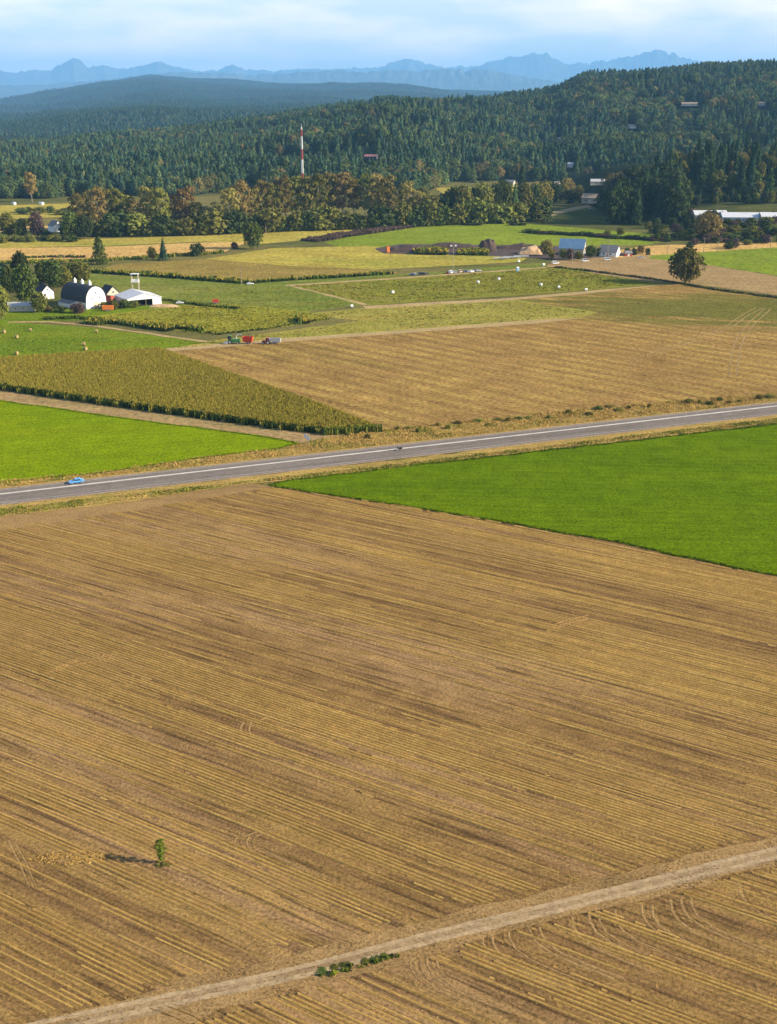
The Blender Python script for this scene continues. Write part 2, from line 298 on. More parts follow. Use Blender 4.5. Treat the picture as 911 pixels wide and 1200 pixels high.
class MB:
    def __init__(s): s.v = []; s.f = []; s.mi = []; s.cur = 0
    def add(s, V, Fc):
        b = len(s.v); s.v += [tuple(p) for p in V]
        for f in Fc: s.f.append([i + b for i in f]); s.mi.append(s.cur)
    def box(s, c, d, rz=0.0):
        x, y, z = d[0] / 2, d[1] / 2, d[2] / 2; ca, sa = math.cos(rz), math.sin(rz)
        P = [(i * x, j * y, k * z) for k in (-1, 1) for j in (-1, 1) for i in (-1, 1)]
        P = [(c[0] + p[0] * ca - p[1] * sa, c[1] + p[0] * sa + p[1] * ca, c[2] + p[2]) for p in P]
        s.add(P, [(0, 2, 3, 1), (4, 5, 7, 6), (0, 1, 5, 4), (2, 6, 7, 3), (0, 4, 6, 2), (1, 3, 7, 5)])
    def prism(s, prof, y0, y1, axis='y'):            # profile of (x, z) run along y, or (y, z) along x
        n = len(prof)
        P = [(a, y0, b) for a, b in prof] + [(a, y1, b) for a, b in prof]
        if axis == 'x': P = [(y, x, z) for x, y, z in P]
        s.add(P, [tuple(range(n))[::-1], tuple(range(n, 2 * n))] + [(i, (i + 1) % n, n + (i + 1) % n, n + i) for i in range(n)])
    def tube(s, a, b, r0, r1=None, n=8, caps=True):
        r1 = r0 if r1 is None else r1; a, b = Vector(a), Vector(b); d = (b - a).normalized()
        u = d.orthogonal().normalized(); w_ = d.cross(u)
        P = [a + (u * math.cos(2 * math.pi * i / n) + w_ * math.sin(2 * math.pi * i / n)) * r0 for i in range(n)]
        P += [b + (u * math.cos(2 * math.pi * i / n) + w_ * math.sin(2 * math.pi * i / n)) * r1 for i in range(n)]
        fs = [(i, (i + 1) % n, n + (i + 1) % n, n + i) for i in range(n)]
        if caps: fs += [tuple(range(n))[::-1], tuple(range(n, 2 * n))]
        s.add(P, fs)
    def mesh(s, name, mats, smooth=False):
        me = bpy.data.meshes.new(name); me.from_pydata(s.v, [], s.f)
        for m in (mats if isinstance(mats, (list, tuple)) else [mats]): me.materials.append(m)
        me.polygons.foreach_set('material_index', np.array(s.mi, np.int32))
        if smooth: me.polygons.foreach_set('use_smooth', np.ones(len(s.f), bool))
        me.update(); return me
    def build(s, name, mats, parent=None, loc=None, rz=0.0, smooth=False): return link(name, s.mesh(name, mats, smooth), parent, loc, rz)
def copy_tree(o, parent=None):
    c = o.copy(); COL.objects.link(c); c.parent = parent
    for ch in list(o.children): copy_tree(ch, c)
    return c

def inpoly(x, y, P):
    r = np.zeros(np.shape(x), bool); n = len(P)
    for i in range(n):
        x0, y0 = P[i]; x1, y1 = P[(i + 1) % n]
        if y0 == y1: continue
        r ^= ((y0 > y) != (y1 > y)) & (x < (x1 - x0) * (y - y0) / (y1 - y0) + x0)
    return r
def ground_poly(px):                                   # photo-pixel outline -> outline on the valley floor
    out_ = []
    for x, y in px:
        d = ray(x, y); t = -H / d[2]; out_.append((d[0] * t, d[1] * t))
    return out_
def jitter_edges(P, step, amp):
    R = []
    for i in range(len(P)):
        a, b = np.array(P[i]), np.array(P[(i + 1) % len(P)]); L = np.linalg.norm(b - a); n = max(1, int(L / step))
        nn = np.array([-(b - a)[1], (b - a)[0]]) / max(L, 1e-6)
        for k in range(n):
            p = a + (b - a) * k / n
            if k: p = p + nn * rng.normal(0, amp)
            R.append((p[0], p[1]))
    return R
LAYER = [0]
def field(name, px, mat, z=None, step=9, amp=0.5, world=False):
    P = px if world else ground_poly(px)
    P = jitter_edges(P, step, amp)
    LAYER[0] += 1; z = 0.02 + LAYER[0] * 0.012 if z is None else z
    V = [(x, y, z) for x, y in P]
    tri = tessellate_polygon([[Vector(v) for v in V]])
    tri = [t if (V[t[1]][0] - V[t[0]][0]) * (V[t[2]][1] - V[t[0]][1]) - (V[t[1]][1] - V[t[0]][1]) * (V[t[2]][0] - V[t[0]][0]) > 0 else (t[0], t[2], t[1]) for t in tri]
    o = link(name, mesh_tris(name, V, tri, [mat])); tag(o, kind='structure'); return o, P

# tufts: crossed blades; pos (n,3), height, width
def tufts(name, pos, h, wd, mats, mi=None, blades=2, lean=0.25, taper=0.35):
    n = len(pos); Vs = []; Fs = []; MI = []
    for k in range(blades):
        a = rng.uniform(0, math.pi, n); dx, dy = np.cos(a) * wd / 2, np.sin(a) * wd / 2
        lx, ly = rng.normal(0, lean, n) * h, rng.normal(0, lean, n) * h
        z0 = pos[:, 2]
        q = np.stack([np.stack([pos[:, 0] - dx, pos[:, 1] - dy, z0], 1), np.stack([pos[:, 0] + dx, pos[:, 1] + dy, z0], 1),
                      np.stack([pos[:, 0] + dx * taper + lx, pos[:, 1] + dy * taper + ly, z0 + h], 1), np.stack([pos[:, 0] - dx * taper + lx, pos[:, 1] - dy * taper + ly, z0 + h * 0.92], 1)], 1)
        b = 4 * n * k; Vs.append(q.reshape(-1, 3)); Fs.append((np.arange(n)[:, None] * 4 + np.arange(4) + b))
        if mi is not None: MI.append(mi)
    return link(name, mesh_tris(name, np.concatenate(Vs), np.concatenate(Fs), mats, None if mi is None else np.concatenate(MI)))
def scatter(P, dens, cap=60000):
    P = np.array(P); lo, hi = P.min(0), P.max(0); n = int(np.prod(hi - lo) * dens); n = min(n, 900000)
    x, y = rng.uniform(lo[0], hi[0], n), rng.uniform(lo[1], hi[1], n); k = inpoly(x, y, [tuple(p) for p in P]); x, y = x[k], y[k]
    u, v = proj(x, y, 0); k = (u > -60) & (u < 971) & (v < 1260); x, y = x[k], y[k]
    return x[:cap], y[:cap]
# ================================================================== THE SETTING
# ground sheet to the horizon, the wooded hill, far hill, mountains
g = MB(); R0 = 55000.0
ringP = [(R0 * math.cos(2 * math.pi * i / 48), R0 * math.sin(2 * math.pi * i / 48), 0.0) for i in range(48)]
link('ground', (lambda m: m)(mesh_np('ground', ringP, list(range(48)), [0], [48], [M['ground']])))['kind'] = 'structure'

def polar_sheet(name, azs, ds, zf, mat, cut=True, mats2=None, mi=None):
    A, D = np.meshgrid(azs, ds, indexing='ij'); X, Y = D * np.sin(A), D * np.cos(A); Z = zf(X, Y, A, D)
    n, m = A.shape; idx = np.arange(n * m).reshape(n, m)
    q = np.stack([idx[:-1, :-1], idx[:-1, 1:], idx[1:, 1:], idx[1:, :-1]], -1).reshape(-1, 4)[:, ::-1]
    if cut: q = q[(Z.ravel()[q] > 0.01).any(1)]
    Zs = Z - 0.6 * (1 - np.clip(Z / 2, 0, 1))
    V = np.stack([X, Y, Zs], -1).reshape(-1, 3)
    mat_i = None
    if mi is not None: mat_i = mi(V[q].mean(1))
    o = link(name, mesh_tris(name, V, q, [mat] + (mats2 or []), mat_i, smooth=True)); tag(o, kind='structure'); return o
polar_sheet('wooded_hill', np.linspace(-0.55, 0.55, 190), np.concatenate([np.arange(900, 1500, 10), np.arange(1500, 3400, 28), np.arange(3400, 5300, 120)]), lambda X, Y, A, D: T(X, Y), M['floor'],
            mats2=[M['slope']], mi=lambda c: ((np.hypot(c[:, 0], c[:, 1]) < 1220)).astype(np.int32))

FAR = [(-150, 124), (-60, 120), (0, 116), (40, 111), (75, 103), (120, 96), (177, 90), (222, 94), (283, 96), (380, 97), (460, 101), (520, 104), (700, 108), (1000, 112)]
fa = np.array([az_of(x, y) for x, y in FAR]); fe = np.array([elev(x, y) for x, y in FAR])
def far_z(X, Y, A, D):
    top = H + 15000 * np.interp(A, fa, fe) - 18
    p = (.22 * sstep(3500, 4600, D) + (.78) * sstep(5500, 15000, D)) * (1 - sstep(15300, 19000, D))
    return np.maximum(top * p + (fbm(X / 1100, Y / 900, 31) - .5) * 210 * sstep(4300, 7500, D) * (1 - sstep(14000, 15000, D)), 0)
polar_sheet('far_hill', np.linspace(-0.5, 0.5, 120), np.concatenate([np.arange(3450, 9000, 130), np.arange(9000, 19000, 220)]), far_z, M['floor'])

def mountain(name, sky_px, D, wdt, seed, rough):
    sx = np.array([az_of(x, y) for x, y in sky_px]); se = np.array([elev(x, y) for x, y in sky_px])
    def zf(X, Y, A, Dd):
        base = H + D * np.interp(A, sx, se)
        q = (Dd - D) / wdt
        rid = 1 - np.abs(2 * fbm(X / 4600, Y / 4600, seed, 5) - 1)
        jag = (1 - np.abs(2 * fbm(A * 130, Dd / 1600, seed + 5, 4) - 1) - .72) * 300 * (base / 1600) + (vnoise(A * 620, Dd / 900, seed + 9) - .5) * 105 * (base / 1600)
        return np.maximum((base * np.exp(-q * q * 1.6) + jag * np.exp(-q * q * 3)) * (1 + rough * (rid - 0.75) * np.clip(np.abs(q) * 3, 0, 1)), 0)
    polar_sheet(name, np.linspace(-0.46, 0.46, 700), np.linspace(D - wdt * 1.5, D + wdt * 1.0, 50), zf, M['rock'])
mountain('mountains', [(-200, 92), (-60, 88), (0, 84), (20, 87), (40, 84), (60, 85), (75, 77), (87, 71), (100, 78), (112, 81), (122, 79), (140, 84), (160, 81), (175, 78), (185, 75), (205, 80), (235, 85), (258, 84), (272, 79), (290, 84), (320, 85), (350, 82), (380, 83), (410, 80), (440, 80), (465, 73), (478, 70), (500, 76), (520, 79), (560, 79), (572, 74), (590, 70), (610, 68), (633, 65), (650, 69), (662, 76), (690, 75), (740, 70), (755, 66), (765, 62), (775, 63), (790, 65), (803, 71), (850, 84), (1100, 84)], 42000, 6200, 51, 0.55)
mountain('foothills', [(-200, 104), (0, 101), (60, 99), (120, 95), (200, 87), (260, 88), (300, 89), (350, 86), (400, 84), (470, 84), (540, 83), (570, 84), (600, 90), (640, 95), (680, 99), (1100, 100)], 28500, 4600, 77, 0.5)

# ------------------------------------------------------------------ fields (outlines read off the photograph, laid on the valley floor)
_, P_MAIN = field('stubble_field', [(-260, 1290), (-260, 640), (0, 604), (140, 590), (283, 570), (322, 570), (500, 596), (700, 630), (911, 674), (1250, 745), (1250, 1290)], M['soil'], z=0.02, amp=0.3)
field('headland', [(-260, 655), (-260, 628), (0, 597), (150, 583), (284, 566), (324, 570), (250, 583), (120, 604), (0, 622)], M['headland'])
field('headland', [(-200, 1266), (60, 1192), (300, 1130), (450, 1091), (700, 1029), (911, 979), (1200, 908), (1200, 947), (911, 1014), (700, 1067), (560, 1102), (470, 1131), (300, 1174), (180, 1206), (-100, 1286)], M['headland'], step=4, amp=0.5)
field('dirt_track', [(-200, 1274), (50, 1203), (300, 1145), (450, 1107), (700, 1044), (911, 991), (1200, 919), (1200, 938), (911, 1009), (700, 1058), (450, 1121), (300, 1160), (120, 1204), (-100, 1266)], M['track'], step=5, amp=0.25)
M['worn'] = field_mat('worn_dust', (0.41, 0.295, 0.168), (0.36, 0.255, 0.142), c=(0.30, 0.21, 0.115), patch=0.12, fine=1.0, bmp=0.2, grain=.6)
tc_ = [Vector(p) for p in ground_poly([(-200, 1270), (50, 1203.5), (300, 1152), (450, 1114), (700, 1051), (911, 1000), (1200, 928)])]; tc_ = [tc_[i].lerp(tc_[i + 1], k / 40) for i in range(6) for k in range(40)]
for o_ in (-.85, .85):
    up, dn = [], []
    for i, p in enumerate(tc_[:-1]):
        d = (tc_[i + 1] - p).normalized(); n_ = Vector((-d.y, d.x)); wq = .32 + .16 * random.random(); of = o_ + .12 * math.sin(i * .11) + .06 * random.random(); up.append(tuple(p + n_ * (of + wq))); dn.append(tuple(p + n_ * (of - wq)))
    field('wheel_track', up + dn[::-1], M['worn'], amp=.05, world=True)
_, P_GREEN = field('crop_field', [(316, 569), (340, 563), (500, 544), (700, 522), (911, 497), (1250, 456), (1250, 742), (911, 675), (700, 631), (500, 597)], M['green'], step=5, amp=0.35)
# highway
RW0, RW1 = Vector((*ground_poly([(0, 579.7)])[0], 0)), Vector((*ground_poly([(911, 476.2)])[0], 0))
rdir = (RW1 - RW0).normalized(); rnor = Vector((-rdir.y, rdir.x, 0))
def rstrip(name, o0, o1, mat, z, kind='structure', a=-420, b=900):
    c = [RW0 + rdir * a + rnor * o0, RW0 + rdir * b + rnor * o0, RW0 + rdir * b + rnor * o1, RW0 + rdir * a + rnor * o1]
    o = link(name, mesh_tris(name, [(p.x, p.y, z) for p in c], [(0, 1, 2, 3)], [mat])); o['kind'] = kind; return o
_, P_CROPL = field('crop_field', [(-250, 500), (-120, 450), (0, 470), (126, 488), (242, 503), (320, 514), (350, 520), (322, 527), (242, 536), (121, 554), (0, 566), (-250, 596)], M['green_light'], step=6, amp=0.4)
_, P_VU = field('verge', [(-250, 625), (-250, 596), (0, 564), (121, 553), (242, 535), (330, 525), (384, 513), (450, 504), (560, 492), (700, 478), (911, 460), (1200, 436), (1200, 460), (911, 474), (460, 523), (0, 575)], M['verge'], step=4, amp=0.5)
_, P_VL = field('verge', [(-250, 625), (-250, 648), (0, 606), (140, 590), (285, 568), (340, 563), (560, 537), (911, 496), (1200, 462), (1200, 440), (911, 484), (460, 540), (0, 592)], M['verge'], step=4, amp=0.4)
M['gravel'] = field_mat('shoulder_gravel', (0.33, 0.25, 0.185), (0.28, 0.21, 0.15), patch=.08, fine=2.0, bmp=.3)
rstrip('gravel_shoulder', -10.5, -9.4, M['gravel'], 0.195); rstrip('gravel_shoulder', 4.2, 5.1, M['gravel'], 0.195)
rstrip('highway', -9.4, 4.2, M['asphalt'], 0.20)
rstrip('pale_line', -0.52, 0.52, M['line'], 0.215)
rstrip('edge_line', -8.3, -8.15, M['line'], 0.215); rstrip('edge_line', 3.5, 3.65, M['line'], 0.215)
field('stubble_field', [(-250, 452), (-120, 440), (0, 457), (182, 483), (333, 504), (384, 509), (440, 505), (384, 514), (350, 520), (242, 503), (126, 489), (0, 471), (-120, 451), (-250, 470)], M['tan_stubble'], z=0.03)
P_CORN = ground_poly([(-220, 434), (-100, 444), (0, 457), (90, 470), (182, 483), (333, 504), (384, 509), (447, 505), (360, 471), (270, 440), (187, 411), (90, 417), (0, 423), (-220, 438)])
field('corn_ground', P_CORN, M['tan_stubble'], z=0.035, world=True)
field('stubble_field', [(187, 411), (330, 399), (480, 388), (640, 376), (680, 372), (700, 366), (620, 356), (600, 350), (680, 342), (775, 335), (800, 332), (911, 348), (1250, 386), (1250, 436), (911, 461), (700, 479), (560, 493), (450, 505), (360, 471), (270, 440)], M['mid_stubble'], z=0.04)
field('squash_field', [(187, 411), (245, 400), (420, 376), (350, 368), (430, 361), (600, 350), (640, 357), (700, 366), (680, 372), (640, 376), (480, 388), (330, 399)], M['strip'], z=0.066)
field('farm_path', [(187, 413), (330, 401), (480, 390), (640, 378), (680, 373), (640, 374), (480, 386), (330, 397), (187, 409)], M['pale_path'], z=0.078, amp=.3)
_, P_HAY = field('hay_meadow', [(-220, 378), (0, 377), (110, 384), (245, 401), (187, 411), (90, 417), (0, 423), (-220, 438)], M['meadow'], z=0.066)
field('farm_yard', [(-220, 362), (0, 362), (120, 362), (240, 352), (250, 372), (130, 374), (0, 378), (-220, 379)], M['meadow'], z=0.05)
field('farm_path', [(10, 377), (60, 376.4), (110, 381), (245, 400), (240, 401.5), (110, 382.7), (60, 378), (10, 378.3)], M['pale_path'], z=0.09, amp=.4)
field('pumpkin_field', [(110, 371), (180, 362), (225, 357), (300, 359), (384, 368), (386, 374), (330, 384), (245, 391), (190, 386)], M['olive'], z=0.10)
field('grass_field', [(180, 362), (195, 345), (215, 335), (335, 332), (425, 357), (350, 367), (225, 357)], M['dull_green'], z=0.06)
field('pumpkin_field', [(340, 335), (470, 326), (560, 319), (660, 314), (775, 333), (680, 341), (430, 358)], M['patch_green'], z=0.06)
field('farm_path', [(335, 334), (340, 334), (432, 357), (426, 357.5)], M['pale_path'], z=0.072, amp=.4)
field('farm_path', [(424, 359), (600, 349), (690, 341), (785, 333), (690, 344), (600, 352), (430, 362)], M['pale_path'], z=0.084, amp=.4)
field('farm_lane', [(335, 334), (470, 325), (640, 313), (640, 314.2), (470, 326.8), (335, 335.5)], M['pale_path'], z=0.096, amp=.3)
field('grass_field', [(90, 330), (110, 319), (290, 331), (460, 322), (640, 308), (640, 313), (470, 325), (335, 334), (215, 340), (195, 350), (120, 345)], M['dull_green'], z=0.05)
field('corn_field', [(108, 318), (140, 309), (240, 304), (330, 311), (440, 316), (470, 320), (340, 328), (290, 331)], M['olive_brown'], z=0.05)
field('hay_field', [(240, 303.5), (320, 291), (430, 288), (540, 298), (620, 300), (610, 307), (540, 311), (440, 316), (330, 311)], M['yellow'], z=0.05)
field('stubble_field', [(640, 312), (650, 304), (760, 299), (911, 324), (1200, 350), (1200, 380), (911, 346), (800, 331), (775, 332)], M['tan_stubble'], z=0.05)
field('grass_field', [(770, 297), (911, 289), (1200, 280), (1200, 352), (911, 323), (840, 312), (760, 303)], M['meadow_far'], z=0.06)
field('grain_field', [(690, 299), (760, 288), (911, 283), (911, 290), (800, 297), (720, 302)], M['ripe'], z=0.072)
field('grain_field', [(-300, 296), (0, 291), (130, 289), (240, 284), (290, 284), (262, 296), (200, 300), (130, 304), (0, 308), (-300, 314)], M['ripe'], z=0.05)
field('grass_field', [(-300, 290), (0, 283), (215, 277), (330, 272), (460, 264), (460, 268), (380, 280), (300, 286), (240, 283), (130, 288), (0, 291), (-300, 297)], M['yellow'], z=0.04)
field('grass_field', [(380, 284), (430, 273), (520, 263), (620, 260), (720, 271), (800, 276), (760, 287), (690, 288), (560, 287), (470, 290), (400, 290)], M['meadow_far'], z=0.04)
field('grass_field', [(-300, 246), (0, 241), (90, 238), (110, 252), (0, 258), (-300, 262)], M['yellow'], z=0.03)
field('grain_field', [(-300, 268), (0, 266), (70, 264), (70, 268), (0, 272), (-300, 276)], M['ripe'], z=0.03)
field('grass_field', [(510, 220), (640, 217), (650, 224), (520, 228)], M['yellow'], z=0.03)
field('compost_yard', [(440, 291), (470, 286), (560, 287), (690, 289), (740, 299), (650, 305), (610, 301), (540, 299), (450, 297)], M['compost'], z=0.085)
field('farm_road', [(588, 259.5), (630, 253), (662, 245), (700, 238), (720, 238), (700, 241), (664, 248.5), (632, 257), (590, 262)], M['worn'], z=0.085)
field('grass_field', [(612, 262), (640, 256), (670, 248), (720, 243), (790, 248), (780, 268), (720, 270)], M['slope'], z=0.07)  # the bluff's shadow on this field is put into the darker grass colour

# ------------------------------------------------------------------ stubble rows of the near fields: real ridges of straw
def stubble_rows(P_list, skip, spacing=0.78, step=0.8):
    P = np.array([p for Q in P_list for p in Q]); r = P @ RN; s = P @ RD
    nr, ns = int((r.max() - r.min()) / spacing), int((s.max() - s.min()) / step)
    Rr = r.min() + np.arange(nr) * spacing; Ss = s.min() + np.arange(ns) * step
    RR, SS = np.meshgrid(Rr, Ss, indexing='ij')
    RR = RR + 1.4 * (vnoise(SS / 60, RR / 40, 3) - .5) + 0.14 * (vnoise(SS / 14, RR / .8, 4) - .5)
    X = RR * RN[0] + SS * RD[0]; Y = RR * RN[1] + SS * RD[1]
    ok = np.zeros(X.shape, bool)
    for Q in P_list: ok |= inpoly(X, Y, Q)
    wob = (vnoise(X / 2.2, Y / 2.2, 66) - .5) * 5 + rng.normal(0, .5, X.shape)
    for Q in skip: ok &= ~(inpoly(X, Y, Q) | inpoly(X, Y + wob, Q))
    u, v = proj(X, Y, 0); ok &= (u > -40) & (u < 951) & (v < 1240)
    band = vnoise(SS / 160, RR / 9.0, 21); line = vnoise(SS / 60, RR / 0.8, 22); fine = rng.random(X.shape)
    rowk = rng.random(nr)[:, None]
    grp = rng.random(nr // 5 + 2)[np.arange(nr) // 5][:, None]; rowk = .55 * rowk + .45 * grp
    h = 0.46 * np.clip(band * 0.9 + line * 0.9 + rowk * 1.0 - 0.95, 0, 1) + 0.05
    h = np.minimum(h, .27) * (0.92 + 0.16 * fine); big = 1.35 * (fbm(SS / 110, RR / 22, 57) - .47)
    keep = (big * 1.1 + band * .9 + line * .9 + rowk * .95 + .08 * (fine - .5) > 1.16)
    h *= np.clip((band * .9 + line * .9 + rowk * .95 - 1.02) / .55, .15, 1.1)
    wdt = 0.13 + 0.36 * h
    node_ok = ok & keep
    seg = node_ok[:, :-1] & node_ok[:, 1:]
    used = np.zeros(X.shape, bool); used[:, :-1] |= seg; used[:, 1:] |= seg
    idx = -np.ones(X.shape, np.int64); n = used.sum(); idx[used] = np.arange(n)
    x, y, hh, ww = X[used], Y[used], h[used], wdt[used]; j = rng.normal(0, .015, n)
    V = np.stack([np.stack([x - RN[0] * ww, y - RN[1] * ww, np.full(n, .015)], 1), np.stack([x + RN[0] * j, y + RN[1] * j, .02 + hh], 1), np.stack([x + RN[0] * ww, y + RN[1] * ww, np.full(n, .015)], 1)], 1).reshape(-1, 3)
    a = idx[:, :-1][seg] * 3; b = idx[:, 1:][seg] * 3
    Q = np.concatenate([np.stack([a, b, b + 1, a + 1], 1), np.stack([a + 1, b + 1, b + 2, a + 2], 1)])
    tone = (vnoise(x / 9, y / 9, 8) > 2).astype(int)
    o = link('straw_rows', mesh_tris('straw_rows', V, Q, [M['straw']])); tag(o, kind='stuff'); return o
head_px = [(-200, 1266), (60, 1192), (300, 1130), (450, 1091), (700, 1029), (911, 979), (1200, 908), (1200, 947), (911, 1014), (700, 1067), (560, 1102), (470, 1131), (300, 1174), (180, 1206), (-100, 1286)]
HEAD = ground_poly(head_px); HEAD2 = ground_poly([(-260, 650), (-260, 628), (0, 597), (150, 583), (284, 566), (324, 570), (250, 583), (120, 602), (0, 618)])
GREENP = ground_poly([(316, 569), (340, 563), (911, 497), (1250, 456), (1250, 742), (911, 675), (700, 631), (500, 597)])
stubble_rows([ground_poly([(-100, 1240), (-100, 612), (0, 604), (140, 590), (283, 570), (322, 570), (500, 596), (700, 630), (911, 674), (1000, 692), (1000, 1240)])], [HEAD, HEAD2, GREENP])
# loose straw: bright short stalks lying over the rows and headlands
P_NEAR = ground_poly([(-40, 1230), (-40, 610), (283, 570), (322, 572), (500, 600), (700, 636), (911, 682), (951, 690), (951, 1230)])
x, y = scatter(P_NEAR, 2.4, 120000)
br = vnoise((x * RD[0] + y * RD[1]) / 40, (x * RN[0] + y * RN[1]) / 1.2, 91); k = br + rng.random(len(x)) * .7 > 1.05; x, y = x[k], y[k]
TRK = ground_poly([(-200, 1274), (50, 1203), (300, 1145), (450, 1107), (700, 1044), (911, 991), (1200, 919), (1200, 938), (911, 1009), (700, 1058), (450, 1121), (300, 1160), (120, 1204), (-100, 1266)])
k = ~inpoly(x, y, TRK); x, y = x[k], y[k]
o = tufts('loose_straw', np.stack([x, y, np.full(len(x), .05)], 1), rng.uniform(.03, .09, len(x)), rng.uniform(.10, .30, len(x)), [M['straw'], M['headland']], (rng.random(len(x)) > .5).astype(int), blades=1, lean=.8); tag(o, kind='stuff')
# wheel ruts where the harvester turned: curved double ridges of pressed straw
ruts = MB(); RUTN = [0]
def rut(px, wd=0.17, hh=0.10):
    pts = [Vector((*p, 0.03)) for p in ground_poly(px)]
    L = []
    for i in range(len(pts) - 1):
        for k in range(6): L.append(pts[i].lerp(pts[i + 1], k / 6))
    L.append(pts[-1])
    V, Fq = [], []
    for i, p in enumerate(L):
        d = (L[min(i + 1, len(L) - 1)] - L[max(i - 1, 0)]).normalized(); n_ = Vector((-d.y, d.x, 0)); h_ = hh * random.uniform(.4, 1.2)
        V += [p - n_ * wd, p + Vector((0, 0, h_)), p + n_ * wd]
        if i: b = 3 * i; Fq += [(b - 3, b, b + 1, b - 2), (b - 2, b + 1, b + 2, b - 1)]
    RUTN[0] += 1; ruts.cur = RUTN[0] % 2; ruts.add(V, Fq)
def arc(cx, cy, rx, ry, a0, a1, n=9): return [(cx + rx * math.cos(math.radians(a0 + (a1 - a0) * i / n)), cy + ry * math.sin(math.radians(a0 + (a1 - a0) * i / n))) for i in range(n + 1)]
for k in range(4):
    rut(arc(282 + 7 * k, 988, 7, 8, 130, 240), .18, .05); rut([(284 + 7 * k, 995), (300 + 7 * k, 1003), (340 + 7 * k, 1022)], .18, .04); rut([(284 + 7 * k, 981), (310 + 7 * k, 972), (345 + 7 * k, 964)], .18, .04)
for k in range(4):
    rut([(52 + 3 * k, 790 - 2 * k), (90, 779 - 2 * k), (140, 770 - 2 * k)])
    rut(arc(285 + 5 * k, 855, 8, 9, 140, 250), .2, .04); rut([(292 + 4 * k, 847 - k), (330, 838 - 2 * k), (372, 828 - 2 * k)])
    rut([(640, 742 - 2 * k), (660, 734 - 2 * k), (690, 727 - 2 * k)])
    rut([(10 + 4 * k, 985 + 2 * k), (22 + 4 * k, 1010), (34 + 4 * k, 1040)], .16, .03)
for bx, by in ((565, 1100), (590, 1094), (620, 1086), (665, 1080), (690, 1074), (715, 1072), (752, 1066), (780, 1060), (798, 1056), (480, 1128), (500, 1126), (860, 1040)):
    for k in range(3): rut([(bx + 6 * k, by - 6), (bx + 1 + 6 * k, by + 6), (bx + 8 + 6 * k, by + 18), (bx + 26 + 6 * k, by + 31), (bx + 58 + 6 * k, by + 45), (bx + 100 + 6 * k, by + 61)], random.uniform(.14, .26), random.uniform(.02, .045))
for k in range(4): rut([(200 - 8 * k, 1176 + 2 * k), (230 - 8 * k, 1187 + 2 * k), (262 - 8 * k, 1203 + 2 * k)])
tag(ruts.build('wheel_ruts', [M['soil'], M['headland']]), kind='stuff')
x, y = scatter(ground_poly([(30, 1008), (60, 999), (100, 997), (132, 1003), (120, 1011), (70, 1014)]), 26); k = rng.random(len(x)) < vnoise(x / 2.5, y / 2.5, 61) * 1.2; x, y = x[k], y[k]
tag(tufts('straw_patch', np.stack([x, y, np.full(len(x), .03)], 1), rng.uniform(.05, .14, len(x)), rng.uniform(.2, .5, len(x)), [M['straw']], blades=1, lean=1.6), kind='stuff')
# faint vehicle lines across the far stubble
for q in ([(740, 424), (790, 406), (830, 393), (856, 382), (874, 369), (890, 361)], [(859, 440), (863, 410), (869, 394), (882, 378), (900, 362)]):
    c = [Vector(p) for p in ground_poly(q)]; c = [c[i].lerp(c[i + 1], k / 6) for i in range(len(c) - 1) for k in range(6)] + [c[-1]]
    for o_ in (-1.6, 1.6):
        up, dn = [], []
        for i, p in enumerate(c):
            d = (c[min(i + 1, len(c) - 1)] - c[max(0, i - 1)]).normalized(); n_ = Vector((-d.y, d.x)); up.append(tuple(p + n_ * (o_ + .36))); dn.append(tuple(p + n_ * (o_ - .36)))
        field('wheel_track', up + dn[::-1], M['tan_stubble'], z=0.07, amp=.08, world=True)

# ------------------------------------------------------------------ crops and verges as real plants
def corn(name, P, dens, hgt, cap, scallop=False, mats=None, colw=0.55):
    x, y = scatter(P, dens, cap); n = len(x)
    h = hgt * rng.uniform(.82, 1.1, n)
    return tag(tufts(name, np.stack([x, y, np.zeros(n)], 1), h, np.full(n, colw) * rng.uniform(.8, 1.3, n), mats or [M['corn'], M['corn_dry']], (rng.random(n) > .42).astype(int), blades=3, lean=.10, taper=.5), kind='stuff')
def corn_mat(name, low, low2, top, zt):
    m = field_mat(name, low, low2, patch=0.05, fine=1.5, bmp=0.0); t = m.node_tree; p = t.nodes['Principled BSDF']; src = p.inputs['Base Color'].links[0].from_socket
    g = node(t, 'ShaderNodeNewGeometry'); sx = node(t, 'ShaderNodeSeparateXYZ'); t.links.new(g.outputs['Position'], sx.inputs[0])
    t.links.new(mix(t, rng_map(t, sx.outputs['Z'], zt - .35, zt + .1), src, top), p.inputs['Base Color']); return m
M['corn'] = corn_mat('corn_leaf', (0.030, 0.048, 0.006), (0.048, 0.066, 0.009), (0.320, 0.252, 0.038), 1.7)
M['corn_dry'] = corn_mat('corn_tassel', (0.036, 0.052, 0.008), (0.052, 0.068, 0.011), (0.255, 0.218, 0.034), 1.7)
M['corn_green'] = field_mat('green_corn_leaf', (0.075, 0.12, 0.016), (0.11, 0.145, 0.022), patch=0.03, fine=1.0, bmp=0)
